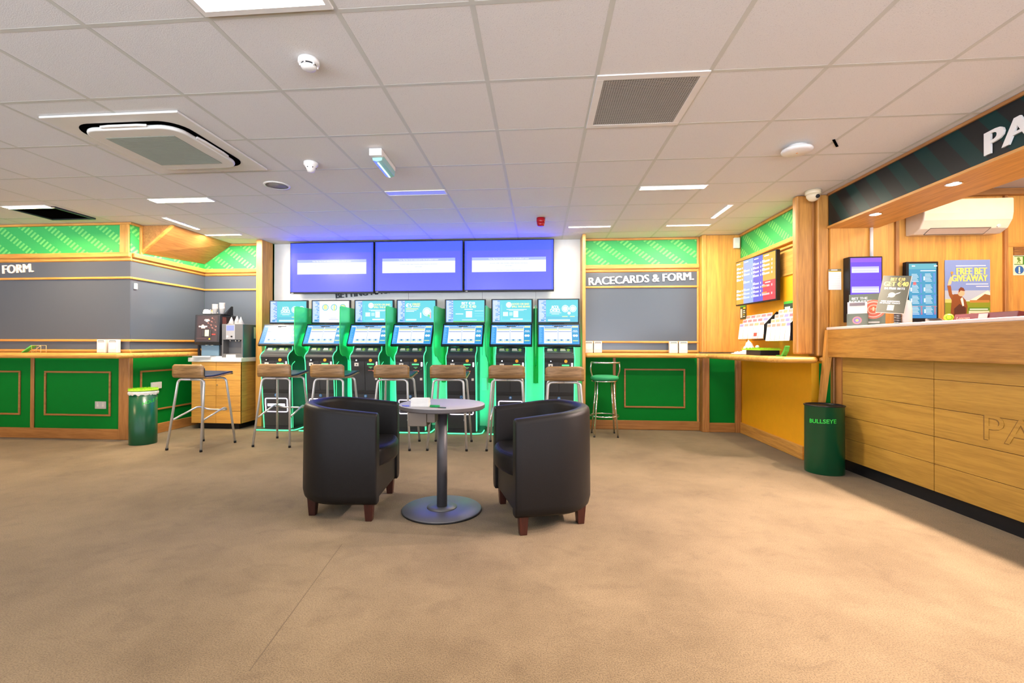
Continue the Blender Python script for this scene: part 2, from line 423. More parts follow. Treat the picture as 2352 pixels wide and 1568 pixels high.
def display(name, parent, w, h, items, loc=(0, 0, 0), rot=(0, 0, 0), lit=True, st=1.0, thick=0.0):
    """flat picture w x h in local x/z facing -y. items: ('r',x0,x1,z0,z1,rgb) ('t',body,x,z,size,rgb,align[,width]) ('c',x,z,r,rgb) ('p',[(x,z)..],rgb); 0..1 units (x,z), sizes in h"""
    mb = MB(); mb.fix = False; mats = []
    def mi(rgb):
        m = emis(rgb, st) if lit else paint(rgb)
        if m not in mats: mats.append(m)
        return mats.index(m)
    for k, it in enumerate(items):
        y = -0.0002 * (k + 1) - thick
        X = lambda a: (a - .5) * w
        Z = lambda a: (a - .5) * h
        if it[0] == 'r':
            _, x0, x1, z0, z1, c = it
            mb.quad([(X(x0), y, Z(z0)), (X(x1), y, Z(z0)), (X(x1), y, Z(z1)), (X(x0), y, Z(z1))], mi(c))
        elif it[0] == 'p':
            mb.quad([(X(a), y, Z(b)) for a, b in it[1]], mi(it[2]))
        elif it[0] == 'c':
            _, cx, cz, r, c = it
            mb.quad([(X(cx) + r * h * math.cos(a * PI / 12), y, Z(cz) + r * h * math.sin(a * PI / 12)) for a in range(24)], mi(c))
        else:
            body, x, z, sz, c, al = it[1:7]
            if sz >= .09: sz *= 1.18
            mb.text(body, (X(x), y, Z(z)), sz * h, m=mi(c), align=al, off=0.0, bold=0.042, width=(it[7] * w if len(it) > 7 else None))
    if thick: mb.box(-w / 2, w / 2, -thick, 0, -h / 2, h / 2, mi(items[0][-1]))
    return mb.build(name, mats, parent, loc, rot)
# ================================================================ ROOM
WT = 2.617
struct(MB().box(-9, 6.5, -3.5, 6.9, -0.05, 0).build('floor', 'carpet'))
struct(MB().box(-9, 6.5, -3.5, 6.9, WT + 0.003, WT + 0.08).build('ceiling', 'tile'))
g = MB()
xs = [0.3104 + 0.6 * j for j in range(-15, 11)]; ys = [2.5827 + 0.6 * i for i in range(-10, 8)]
for x in xs:
    if -9 < x < 6.5: g.box(x - .012, x + .012, -3.4, 6.6, WT + .0021, WT + .0028)
for y in ys:
    if -3.4 < y < 6.6: g.box(-9, 6.5, y - .012, y + .012, WT + .0022, WT + .0028)
struct(g.build('trim_1', 'tbar'))
# outer walls
AL, BL, CL = ((-9, 5.25), (-4.92, 5.25)), ((-4.92, 5.25), (-4.92, 6.51)), ((-4.92, 6.51), (-3.96, 6.51))
struct(MB().box(-9, -4.92, 5.25, 6.9, 0, WT).build('wall_left', 'green'))
struct(MB().box(-4.92, -3.87, 6.51, 6.9, 0, WT).build('wall_alcove', 'green'))
struct(MB().box(-3.87, 2.66, 6.55, 6.9, 0, WT).build('wall_back', 'wallw'))
struct(MB().box(2.66, 2.80, 4.95, 6.9, 0, WT).build('wall_right', 'yellow'))
struct(MB().box(2.80, 6.5, 4.76, 6.9, 0, WT).build('wall_servery', 'panz'))
struct(MB().box(-9.1, -9, -3.5, 5.3, 0, WT).build('wall_west', 'cream'))
struct(MB().box(6.5, 6.6, -3.5, 4.8, 0, WT).build('wall_east', 'panz'))
# shop front behind the photographer: low stall riser and piers, glazing open to daylight
g = MB().box(-9, 6.5, -3.6, -3.5, 0, 0.15)
for x in (-9, -6, -3, 0, 3, 6.2): g.box(x, x + .12, -3.6, -3.5, .15, WT)
struct(g.build('wall_shopfront', 'dkz'))
# white boards behind the machines: joints
g = MB()
for x in (-2.93, -1.86, -0.80, -.05): g.box(x - .0015, x + .0015, 6.547, 6.551, 1.0, 1.9)
struct(g.build('trim_2', 'tedge'))

# rails: heights shared by all panelled walls
def rail_set(name, segs, mats, top=True, lower=True):
    for k, (seg, mt) in enumerate(zip(segs, mats)):
        a, b = seg
        g = MB()
        g.obox(a, b, 0, .055, 2.195, 2.25)
        g.obox(a, b, 0, .018, 2.150, 2.24).obox(a, b, 0, .018, 1.04, 1.08)
        g.obox(a, b, 0, .028, 2.157, 2.18)
        g.obox(a, b, 0, .028, 1.935, 1.962)
        g.obox(a, b, 0, .028, 1.180, 1.208)
        g.obox(a, b, 0, .03, 1.055, 1.085)
        g.obox(a, b, 0, .03, 2.588, WT)
        struct(g.build(name, mt, bevel=.008, seg=3))
rail_set('trim_3', [((-9, 5.25), (-4.892, 5.25)), ((-4.92, 5.25), (-4.92, 6.51)), CL], ['oakx', 'oaky', 'oakx'])
ER = ((0.60, 6.55), (2.15, 6.55))
rail_set('trim_4', [ER], ['oakx'])
# green dashed band
def band(name, a, b, mt, z0=2.25, z1=2.588, d=.004):
    return struct(MB().obox(a, b, 0, d, z0, z1).build(name, mt))
band('trim_5', *AL, 'dashx'); band('trim_5', *BL, 'dashy'); band('trim_5', *CL, 'dashx'); band('trim_5', *ER, 'dashx')
# slate boards
def slate(a, b, label):
    t = thing('display_board', label, 'notice board', ((a[0] + b[0]) / 2, (a[1] + b[1]) / 2, 1.05))
    ox, oy = t.location.x, t.location.y
    A = (a[0] - ox, a[1] - oy); B = (b[0] - ox, b[1] - oy)
    MB().obox(A, B, 0.001, .009, 1.962 - 1.05, 2.157 - 1.05).build('header_panel', 'board', t)
    MB().obox(A, B, 0.001, .009, 1.208 - 1.05, 1.935 - 1.05).build('pin_panel', 'board', t)
    MB().obox(A, B, 0.001, .009, 1.085 - 1.05, 1.18 - 1.05).build('lower_panel', 'board', t)
slate((-9, 5.25), (-4.912, 5.25), 'long slate grey display board on the left wall above the green wire stand')
slate((-4.92, 5.25), (-4.92, 6.50), 'slate grey display board on the short return wall left of the coffee machine')
slate((-4.91, 6.51), (-3.96, 6.51), 'narrow slate grey display board directly behind the coffee machine and cups')
slate((0.61, 6.55), (2.14, 6.55), 'slate grey display board under the right racecards sign')
o = MB().box(0, .012, -.022, .022, -.035, .035).build('card_holder', 'white', loc=(-4.909, 5.31, 1.855), bevel=.002)
tag(o, 'tiny white card clipped at the left edge of the return wall board', 'card holder')

# columns and posts
def col(name, x0, x1, y0, y1, z0, z1, mt, bev=.006):
    return struct(MB().box(x0, x1, y0, y1, z0, z1).build(name, mt, bevel=bev))
col('trim_6', -5.04, -4.925, 5.225, 5.25, 2.25, WT, 'oakz')
col('trim_6', -5.04, -4.90, 5.225, 5.25, 0, .985, 'dkz')
col('trim_6', -4.92, -4.90, 5.25, 5.28, 0, .985, 'dkz')
col('trim_6', -4.92, -4.895, 5.37, 5.40, 2.25, WT, 'oakz')
col('trim_7', -3.96, -3.87, 6.25, 6.55, 0, WT, 'oakz')
col('trim_8', .565, .610, 6.235, 6.55, 0, WT, 'oakz')
col('trim_9', -6.215, -6.165, 5.235, 5.25, .12, .985, 'dkz')
col('trim_9', -7.42, -7.37, 5.235, 5.25, .12, .985, 'dkz')
col('trim_10', 1.01, 1.05, 6.535, 6.55, .12, .985, 'dkz')
col('trim_11', 2.128, 2.152, 6.525, 6.55, .0, WT, 'oakz')
col('trim_12', 2.155, 2.655, 6.43, 6.55, 1.06, WT, 'panz')
col('trim_12', 2.15, 2.21, 6.405, 6.43, 1.06, WT, 'oakz')
col('trim_13', 2.16, 2.25, 6.41, 6.55, 0, .985, 'dkz')
col('trim_13', 2.585, 2.655, 6.41, 6.55, 0, .985, 'dkz')
struct(MB().box(.61, 2.15, 6.542, 6.55, .11, 1.0).build('wall_back_lower', 'green'))
struct(MB().box(2.25, 2.585, 6.45, 6.55, 0, 1.0).build('wall_back_corner', 'green'))
# skirtings
def skirt(name, a, b, mt, h=.125, t=.022): return struct(MB().obox(a, b, 0, t, 0, h).build(name, mt, bevel=.006))
skirt('baseboard_left', *AL, 'dkx'); skirt('baseboard_left_return', (-4.92, 5.28), (-4.92, 6.51), 'dky')
skirt('baseboard_back', (.61, 6.542), (2.16, 6.542), 'dkx'); skirt('baseboard_back_corner', (2.25, 6.45), (2.585, 6.45), 'dkx')
skirt('baseboard_right', (2.66, 6.41), (2.66, 4.95), 'oaky', h=.14)
# moulding frames on the green panels
def frame(name, a, b, s0, s1, z0, z1, mt, w=.022, d=.016, m2='dkz'):
    a = Vector(a); b = Vector(b); u = (b - a).normalized()
    P = lambda s: tuple(a + u * s)
    g = MB().obox(P(s0), P(s1), 0, d, z0, z0 + w).obox(P(s0), P(s1), 0, d, z1 - w, z1)
    g.obox(P(s0), P(s0 + w), 0, d, z0 + w, z1 - w).obox(P(s1 - w), P(s1), 0, d, z0 + w, z1 - w)
    return struct(g.build(name, mt, bevel=.004))
frame('trim_14', *AL, 9 - 6.03, 9 - 5.155, .278, .82, 'dkx')
frame('trim_14', *AL, 9 - 7.25, 9 - 6.353, .278, .82, 'dkx')
frame('trim_15', *BL, .145, 1.15, .30, .82, 'dky')
frame('trim_16', (.61, 6.542), (2.15, 6.542), .55, 1.363, .298, .831, 'dkx')

# seam in the carpet
struct(MB().obox((-1.02, 1.58), (-1.135, 2.62), 0, .004, 0, .0008).build('trim_29', plain('carpet_seam', (.11, .08, .045, 1), .9)))
# sloped timber bulkhead in the left corner
g = MB()
g.add([(-4.91, 5.40, 2.275), (-4.50, 5.40, WT), (-4.91, 5.40, WT), (-4.91, 6.50, 2.33), (-4.48, 6.50, WT), (-4.91, 6.50, WT)],
      [(0, 1, 2), (3, 5, 4), (0, 3, 4, 1), (1, 4, 5, 2), (2, 5, 3, 0)])
struct(g.build('trim_17', 'dky'))
g = MB().add([(-4.915, 5.385, 2.262), (-4.485, 5.385, WT - .001), (-4.52, 5.385, WT - .001), (-4.915, 5.385, 2.292),
              (-4.915, 5.42, 2.262), (-4.485, 5.42, WT - .001), (-4.52, 5.42, WT - .001), (-4.915, 5.42, 2.292)],
             [(0, 1, 2, 3), (4, 7, 6, 5), (0, 4, 5, 1), (1, 5, 6, 2), (2, 6, 7, 3), (3, 7, 4, 0)])
struct(g.build('trim_18', 'oakx'))

# right side wall above shelf
SR = ((2.66, 6.43), (2.66, 4.95))
g = MB().obox(*SR, 0, .05, 2.235, 2.285).obox(*SR, 0, .03, 2.19, 2.215).obox(*SR, 0, .03, 2.585, WT)
struct(g.build('trim_19', 'oaky', bevel=.008, seg=3))
band('trim_20', *SR, 'dashn', 2.285, 2.585)
struct(MB().obox(*SR, 0, .006, 1.92, 2.19).build('trim_21', 'pany'))
struct(MB().obox((2.66, 6.43), (2.66, 6.25), 0, .012, 1.065, 1.92).obox(*SR, 0, .014, 1.905, 1.925).build('trim_22', 'pany'))
# columns at the end of the side wall
col('trim_23', 2.500, 2.655, 4.79, 4.87, 1.067, WT, 'colz', .018)
col('trim_23', 2.690, 2.795, 4.775, 4.95, 1.05, WT, 'colz', .012)
col('trim_24', 2.655, 2.69, 4.83, 4.95, 1.067, WT, 'dkz')
struct(MB().box(2.66, 2.80, 4.83, 4.95, 0, 1.0).build('wall_end', 'yellow'))
struct(MB().box(2.70, 2.80, 4.765, 4.775, .12, .98).build('wall_nib', 'green'))
# servery panelling
col('trim_25', 2.80, 2.87, 4.72, 4.76, 0, 1.04, 'dkz')
for x in (3.375, 4.325): col('trim_26', x, x + .03, 4.735, 4.76, 0, WT, 'dkz', .003)
col('trim_26', 4.355, 4.40, 4.74, 4.76, 0, 2.11, 'oakz', .003)
col('trim_26', 4.355, 5.3, 4.738, 4.758, 2.075, 2.115, 'oakx', .003)
col('trim_26', 2.80, 6.5, 4.70, 4.76, WT - .06, WT, 'dkx', .005)
struct(MB().box(4.405, 5.3, 4.752, 4.758, 1.0, 1.985).build('door_1', 'panz'))
g = MB()
for k in range(4): g.box(4.405, 5.3, 4.735, 4.755, 2.003 + k * .018, 2.012 + k * .018)
g.box(4.405, 5.3, 4.755, 4.757, 2.0, 2.075)
struct(g.build('trim_27', 'dkx'))
o = MB().cyl((3.155, 4.735, 1.995), (3.155, 4.735, 2.277), .014).build('cable_conduit', 'white')
tag(o, 'white vertical cable conduit running down to the purple screen', 'conduit')

# ================================================================ SHELVES
def noseshelf(poly, name, label, cat='shelf', z0=.985, z1=1.045, mt='oakx'):
    return tag(MB().prism(poly, 'Z', z0, z1).build(name, mt, bevel=.028, seg=4), label, cat)
noseshelf([(-9, 5.222), (-9, 4.90), (-4.76, 4.90), (-4.72, 4.93), (-4.69, 6.50), (-4.865, 6.50), (-4.865, 5.222)], 'writing_shelf', 'rounded oak writing shelf wrapping the left wall above the green panels')
noseshelf([(.615, 6.52), (.615, 6.25), (2.02, 6.25), (2.14, 6.16), (2.17, 5.5), (2.23, 4.78), (2.30, 4.65), (2.600, 4.65), (2.645, 4.70), (2.652, 4.765), (2.652, 6.38), (2.14, 6.38), (2.09, 6.52)], 'writing_shelf', 'rounded oak writing shelf along the right wall, deeper under the wall television')
struct(MB().box(2.70, 2.795, 4.735, 4.775, 1.0, 1.04).build('trim_28', 'oakx', bevel=.01))

# lettering
def lettering(name, label, body, org, size, width, mt, rise, depth=.012, parent=None, xd=(1, 0, 0)):
    xd = Vector(xd); d = (xd + Vector((0, 0, rise))).normalized()
    up = Vector((0, 0, 1)); up = (up - d * up.dot(d)).normalized()
    return tag(MB().text(body, (0, 0, 0), size, d, up, depth, off=0.0, width=width, bold=.036).build(name, mt, loc=org), label, 'sign')
lettering('sign_lettering', 'white raised letters RACECARDS & FORM. on the right slate board', 'RACECARDS & FORM.', (.684, 6.538, 1.976), .150, 1.40, 'txtw', .045)
lettering('sign_lettering', 'white raised letters ending & FORM. on the left slate board', 'RACECARDS & FORM.', (-7.60, 5.238, 1.968), .150, 1.42, 'txtw', .045)
lettering('sign_lettering', 'dark BETTING lettering half hidden under the three wall televisions', 'BETTING MACHINES.', (-2.925, 6.545, 1.818), .125, 1.12, 'txtk', .085)

# ================================================================ BIG TELEVISIONS
def television(name, label, x0, x1, z0, z1, y, items, group=None, depth=.06, st=1.0, rz=0.0, px=None, py=None, bez=.012):
    cx, cz = (x0 + x1) / 2, (z0 + z1) / 2; w, h = x1 - x0, z1 - z0
    t = thing(name, label, 'television', (px if px is not None else cx, py if py is not None else y, z0), rz, group)
    MB().box(-w / 2, w / 2, 0, depth, 0, h).build('housing', 'black', t, bevel=.004)
    display('screen', t, w - 2 * bez, h - 2 * bez - .016, items, (0, -.0012, h / 2 + .006), st=st)
    MB().box(-w / 2 + .02, -w / 2 + .05, -.003, 0, .004, .010).build('badge', 'white', t)
    MB().box(-.15, .15, depth, depth + .06, h * .3, h * .7).build('wall_bracket', 'black', t)
    return t
BLUE = (86, 92, 225, 6.5)
def sky(k):
    return [('r', 0, 1, 0, 1, BLUE), ('r', 0, 1, .80, 1, (66, 92, 228, 6.5)), ('r', 0, .02, 0, 1, (56, 84, 228, 6.5)), ('r', .98, 1, 0, 1, (56, 84, 228, 6.5)),
            ('r', .08, .92, .36, .66, (238, 243, 252)), ('r', .08, .92, .60, .66, (165, 180, 240)),
            ('t', 'Your Sky box is not connected to the broadband router', .5, .615, .036, (240, 240, 255), 'C'),
            ('t', 'To access a wider range of services, connect the box to the internet', .5, .53, .028, (190, 200, 225), 'C'),
            ('t', 'and try again', .5, .48, .028, (195, 205, 225), 'C'), ('t', 'Press Select to continue or Back up to exit', .5, .385, .028, (190, 200, 225), 'C')]
for k, (a, b, z0, z1, side) in enumerate([(-3.545, -2.318, 1.872, 2.60, 'left'), (-2.305, -1.050, 1.880, 2.602, 'middle'), (-1.036, .200, 1.884, 2.598, 'right')]):
    television('wall_television', 'blue-screened wall television, %s one of the three over the betting machines' % side, a, b, z0, z1, 6.40, sky(k), 'televisions over the betting machines', bez=.012, st=.85)

# ================================================================ BETTING TERMINALS
TEAL = (60, 188, 200); WH = (250, 252, 255); YE = (235, 245, 150); BL = (70, 150, 215)
def left_list(seed):
    r = random.Random(seed); it = [('r', 0, .19, 0, 1, (120, 165, 225))]
    for k in range(17):
        z = .97 - k * .056
        it.append(('r', .015, .015 + .05 + r.random() * .09, z - .028, z, (225, 232, 250)))
        it.append(('r', .15, .18, z - .022, z, r.choice([(235, 240, 255), (60, 120, 200)])))
    it.append(('r', .06, .14, .05, .12, (40, 130, 190))); return it
def upper(kind, seed):
    it = [('r', 0, 1, 0, 1, TEAL)]
    if kind == 'acca':
        it += [('r', .19, 1, .0, .25, (50, 170, 195)), ('t', 'ACCA', .42, .60, .17, WH, 'C', .18), ('t', 'CHOICE', .42, .45, .17, WH, 'C', .25), ('r', .28, .58, .40, .415, WH), ('r', .33, .53, .35, .365, WH),
               ('c', .68, .60, .16, WH), ('c', .68, .60, .135, (90, 210, 200)), ('c', .68, .60, .11, WH), ('c', .87, .60, .16, WH), ('c', .87, .60, .135, (90, 210, 200)), ('c', .87, .60, .11, (225, 245, 220)),
               ('c', .775, .40, .07, WH), ('r', .60, .74, .23, .26, YE), ('r', .80, .92, .23, .26, YE), ('r', .24, .80, .04, .12, (190, 220, 240))]
    elif kind == 'icons':
        it[0] = ('r', 0, 1, 0, 1, (245, 246, 252))
        for cx, s in ((.35, '8'), (.59, 'J'), (.83, 'O')):
            it += [('c', cx, .70, .155, (60, 165, 175)), ('c', cx, .70, .125, (190, 225, 215)), ('t', s, cx, .62, .24, (215, 225, 70), 'C'), ('r', cx - .07, cx + .07, .46, .475, (205, 208, 220)), ('r', cx - .06, cx + .06, .42, .435, (205, 208, 220))]
        it += [('r', .19, 1, 0, .26, (228, 232, 245)), ('r', .45, .72, .12, .145, (150, 165, 195)), ('r', .50, .66, .19, .205, (150, 165, 195))]
    elif kind == 'good':
        it += [('c', .42, .78, .13, (225, 255, 225)), ('t', 'GOOD OR BAD', .50, .78, .10, YE, 'L', .44), ('t', 'SPILL THE BEANS', .50, .66, .10, YE, 'L', .46), ('r', .36, .88, .56, .58, WH), ('r', .42, .80, .52, .535, WH),
               ('r', .27, .40, .27, .46, (200, 235, 225)), ('r', .43, .52, .29, .45, (160, 220, 225)), ('r', .54, .66, .22, .50, WH), ('r', .22, .98, .08, .085, (200, 240, 235)), ('r', .46, .78, .10, .16, (220, 250, 245)), ('r', .23, .235, .1, .8, (160, 230, 225))]
    elif kind == 'five':
        it += [('t', '€5', .22, .68, .22, WH, 'L', .15), ('t', 'FREE', .40, .76, .15, YE, 'L', .20), ('r', .40, .58, .70, .73, WH), ('r', .22, .55, .60, .635, YE), ('r', .22, .50, .54, .56, WH), ('r', .22, .44, .49, .51, WH), ('c', .78, .48, .20, WH), ('c', .78, .48, .17, (110, 220, 190)), ('c', .78, .48, .14, WH), ('r', .60, .63, .2, .44, WH), ('r', .86, .89, .18, .46, (225, 160, 160)), ('r', .22, .50, .07, .15, (190, 240, 235)), ('c', .83, .3, .05, (80, 200, 110))]
    else:
        it += [('t', 'BET €10', .58, .80, .15, WH, 'C', .34), ('t', 'GET €40', .58, .65, .15, (232, 255, 190), 'C', .40), ('r', .48, .70, .57, .60, WH), ('r', .52, .68, .22, .50, WH), ('r', .0, 1, 0, .05, (70, 190, 90)), ('r', .25, .45, .35, .40, (190, 225, 240)), ('r', .75, .98, .5, .52, (200, 240, 245)), ('r', .75, .98, .38, .39, (160, 225, 225)), ('r', .75, .98, .28, .29, (160, 225, 225)), ('r', .42, .80, .09, .11, WH)]
    return it + left_list(seed)
def lower(ad):
    it = [('r', 0, 1, 0, 1, (60, 150, 220)), ('r', .02, .13, .90, .95, WH)]
    for k in range(7): it.append(('r', .34 + k * .055, .375 + k * .055, .93, .97, (25, 70, 140)))
    for k in range(16): it.append(('r', .02, .06 + (k * 37 % 5) * .008, .84 - k * .05, .86 - k * .05, (120, 190, 240)))
    for a, b in ((.135, .475), (.483, .82)):
        it += [('r', a, b, .04, .92, (238, 236, 248)), ('r', a + .01, b - .01, .80, .90, (130, 170, 205)), ('r', a + .01, b - .01, .72, .79, (205, 215, 160)), ('r', a + .01, b - .01, .655, .70, (215, 222, 245)), ('r', a + .01, b - .01, .62, .645, (60, 110, 190))]
        for k in range(5): it.append(('r', a + .03, b - .03, .55 - k * .06, .555 - k * .06, (210, 210, 228)))
    for k in range(4):
        x = .17 + k * .16; it += [('r', x, x + .14, .14, .24, (185, 210, 225)), ('r', x + .05, x + .10, .16, .23, (50, 130, 180)), ('r', x, x + .14, .09, .13, (215, 222, 150))]
    it += [('r', .83, .98, .05, .82, (45, 150, 200)), ('r', .83, .98, .84, .93, (220, 230, 170)), ('t', 'ACCA', .905, .66, .07, WH, 'C'), ('t', 'CHOICE', .905, .60, .06, WH, 'C', .13), ('c', .875, .42, .06, WH), ('c', .935, .42, .06, WH), ('r', .84, .97, .14, .18, (215, 230, 150))]
    return it
def terminal(x, kind, seed, label, neon=True, first=None):
    t = thing('betting_terminal', label, 'betting machine', (x, 6.0, 0), 0, 'betting machines along the back wall')
    # plinth plate with led edge
    MB().prism([(-.27, -.06), (.20, -.06), (.26, -.03), (.27, .05), (.27, .50), (-.27, .50)], 'Z', .004, .022).build('base_plate', 'body', t)
    MB().tube(fillet([(-.27, -.062, .014), (.20, -.062, .014), (.272, -.02, .014), (.272, .2, .014)], .05), .008, 8).build('base_light', 'led', t)
    # cabinet: side profile in (y,z)
    prof = [(.035, .022), (-.055, .93), (-.075, .985), (-.065, 1.015), (.0, 1.045), (.055, 1.12), (.12, 1.13), (.40, 1.13), (.42, 1.05), (.42, .022)]
    MB().prism(prof, 'X', -.188, .188).build('cabinet', 'body', t, bevel=.004)
    # doors, raised fronts
    def face(z0, z1, x0, x1, off, mt, name, bev=.002, thick=.006):
        def yy(z): return .035 + (z - .022) * (-.09 / .908)
        g = MB().add([(x0, yy(z0) - off, z0), (x1, yy(z0) - off, z0), (x1, yy(z1) - off, z1), (x0, yy(z1) - off, z1),
                      (x0, yy(z0) + .002, z0), (x1, yy(z0) + .002, z0), (x1, yy(z1) + .002, z1), (x0, yy(z1) + .002, z1)],
                     [(0, 1, 2, 3), (4, 7, 6, 5), (0, 4, 5, 1), (1, 5, 6, 2), (2, 6, 7, 3), (3, 7, 4, 0)])
        return g.build(name, mt, t, bevel=bev)
    face(.55, .93, -.180, -.004, .006, 'body', 'cabinet_door')
    face(.55, .93, .001, .180, .006, 'body', 'cabinet_door')
    face(.505, .545, -.180, .180, .004, 'blackm', 'divider_strip')
    face(.06, .50, -.180, .180, .006, 'body', 'lower_door')
    # fittings
    yb = lambda z: .035 + (z - .022) * (-.09 / .908)
    MB().cyl((-.105, yb(.946) - .016, .946), (-.105, yb(.946) + .0, .946), .018).build('headphone_socket', 'black', t)
    MB().cyl((-.105, yb(.946) - .019, .946), (-.105, yb(.946) - .015, .946), .008).build('socket_ring', 'chrome', t)
    MB().box(-.137, -.080, yb(.90) - .012, yb(.90) - .004, .868, .912).build('card_slot', 'white', t, bevel=.003)
    MB().box(-.112, -.100, yb(.90) - .015, yb(.90) - .011, .880, .896).build('slot_mouth', 'black', t)
    MB().cyl((.083, yb(.946) - .020, .946), (.083, yb(.946), .946), .020).build('coin_button', paint((240, 175, 30)), t)
    MB().box(.035, .125, yb(.9) - .014, yb(.9) - .004, .888, .904).build('note_slot_light', emis((60, 235, 110), 2.2), t, bevel=.003)
    MB().box(.055, .105, yb(.86) - .009, yb(.86) - .006, .855, .862).box(.07, .09, yb(.84) - .009, yb(.84) - .006, .842, .849).build('slot_caption', paint((120, 230, 150)), t)
    MB().box(.152, .170, yb(.9) - .012, yb(.9) - .004, .87, .925).build('coin_light', 'ledw', t, bevel=.004)
    MB().box(.045, .125, yb(.81) - .011, yb(.81) - .005, .812, .817).cyl((.115, yb(.81) - .011, .806), (.115, yb(.81), .806), .008).build('ticket_slot', paint((225, 140, 120)), t)
    MB().cyl((.152, yb(.82) - .012, .835), (.152, yb(.82), .835), .011).build('key_lock', 'chrome', t)
    MB().box(.135, .165, yb(.7) - .009, yb(.7) - .005, .69, .72).build('rating_label', 'white', t)
    MB().cyl((0, yb(.475) - .010, .475), (0, yb(.475), .475), .019).build('door_lock', paint((60, 130, 200)), t)
    MB().cyl((0, yb(.475) - .013, .475), (0, yb(.475) - .009, .475), .008).build('lock_barrel', 'chrome', t)
    if neon:
        z0, z1 = .25, .43
        c = lambda x, z: (x, yb(z) - .012, z)
        MB().tube(fillet([c(0, z0), c(-.152, z0), c(-.152, z1), c(.152, z1), c(.152, z0), c(.001, z0)], .02, 4), .0045, 8).build('neon_frame', 'ledw', t)
        MB().box(-.125, .115, yb(.34) - .010, yb(.34) - .006, .325, .358).build('lit_nameplate', emis((250, 240, 255), 2.5), t)
    # green light lines up both front edges and round the shoulder
    for sx in (-1, 1):
        pts = [(sx * .192, .028, .03), (sx * .192, -.060, .93), (sx * .192, -.082, .985), (sx * .192, -.04, 1.035), (sx * .192, .05, 1.075), (sx * .192, .045, 1.13)]
        MB().tube(fillet(pts, .03, 3), .0055, 8).build('edge_light', 'led', t)
        MB().tube(fillet([(sx * .196, .06, .03), (sx * .196, .02, .88), (sx * .196, .10, .92)], .03, 3), .003, 6).build('side_light', 'led', t)
        MB().box(sx * .17 - .006, sx * .17 + .006, .425, .435, .10, 1.30).build('rear_light', emis((20, 255, 165), 16), t)
    # advert strip
    g = MB().add([(-.165, .001, 1.05), (.165, .001, 1.05), (.165, .048, 1.118), (-.165, .048, 1.118), (-.165, .02, 1.045), (.165, .02, 1.045), (.165, .07, 1.115), (-.165, .07, 1.115)],
                 [(0, 1, 2, 3), (4, 7, 6, 5), (0, 4, 5, 1), (1, 5, 6, 2), (2, 6, 7, 3), (3, 7, 4, 0)])
    g.build('advert_tray', 'blackm', t)
    ad = [('r', 0, 1, 0, 1, (24, 44, 48)), ('r', .02, .48, .08, .92, (30, 70, 66)), ('r', .52, .98, .08, .92, (28, 66, 62))]
    for q in (0, .5):
        ad += [('r', q + .06, q + .24, .62, .78, (205, 225, 160) if (seed + int(q * 2)) % 2 else (215, 220, 220)), ('r', q + .05, q + .26, .38, .56, (200, 210, 200)), ('c', q + .36, .55, .25, (120, 170, 70)), ('r', q + .06, q + .42, .18, .24, (130, 160, 140))]
    display('advert_strip', t, .33, .080, ad, (0, .0235, 1.084), (-math.atan2(.047, .068), 0, 0), lit=False)
    # touch screen, leaning back
    a = math.radians(-28)
    MB().box(-.275, .275, 0, .035, -.165, .165).build('touch_screen_housing', 'black', t, (0, .075, 1.285), (a, 0, 0), bevel=.004)
    display('touch_screen', t, .518, .285, lower(kind), (0, .0735, 1.286), (a, 0, 0), st=.95)
    MB().box(-.28, .28, 0, .035, -.165, .165).build('upper_screen_housing', 'black', t, (0, .28, 1.603), bevel=.004)
    display('upper_screen', t, .522, .296, upper(kind, seed), (0, .2785, 1.606), st=.95)
    MB().box(-.08, .08, .31, .50, 1.30, 1.65).box(-.06, .06, .12, .34, 1.13, 1.40).build('monitor_mast', 'body', t)
    return t
TX = [(-3.50, 'acca', 'first betting machine from the left, ACCA CHOICE on its upper screen, beside the drinks cabinet'),
      (-2.885, 'icons', 'betting machine with a white upper screen showing round icons'),
      (-2.27, 'good', 'third betting machine from the left, GOOD OR BAD advert on its upper screen'),
      (-1.673, 'five', 'betting machine with a €5 FREE advert on its upper screen'),
      (-1.00, 'bet', 'betting machine with BET €10 GET €40 on its upper screen'),
      (-.365, 'good', 'betting machine second from the right, GOOD OR BAD advert on its upper screen'),
      (.252, 'acca', 'rightmost betting machine, ACCA CHOICE on its upper screen, beside the racecards wall')]
for k, (x, kd, lb) in enumerate(TX): terminal(x, kd, k, lb)

# privacy dividers
def divider(x, label, drx=0):
    t = thing('privacy_divider', label, 'divider', (x, 6.54, 0), 0, 'green dividers between the betting machines')
    MB().box(-.035, .035, -.012, .008, .62, 1.66).box(-.012, .012, -.05, -.012, .62, 1.66).build('wall_bracket', 'gdark', t, bevel=.003)
    pr = [(-.05, 1.02), (-.05, 1.65), (-.60, 1.655), (-.64, 1.64), (-.645, 1.40), (-.64, 1.09), (-.61, 1.03), (-.55, 1.0), (-.44, .99), (-.33, .93), (-.05, .86)]
    MB().prism(pr, 'X', -.006, .006).build('acrylic_panel', 'acr', t, bevel=.002)
    return t
for x, lb in [(-3.215, 'between the first and second machines from the left'), (-2.60, 'right of the machine with the round icons'), (-1.985, 'left of the €5 FREE machine'),
              (-1.352, 'between the €5 FREE and BET €10 machines'), (-.690, 'right of the BET €10 machine'), (-.058, 'seen edge-on left of the rightmost machine')]:
    divider(x + .012, 'green translucent privacy divider ' + lb)
o = MB().box(-.035, .035, -.02, 0, -.09, .09).build('power_box', 'white', loc=(-.765, 6.548, .60), bevel=.004)
tag(o, 'small socket box on the green-lit wall right of the BET €10 machine', 'socket')
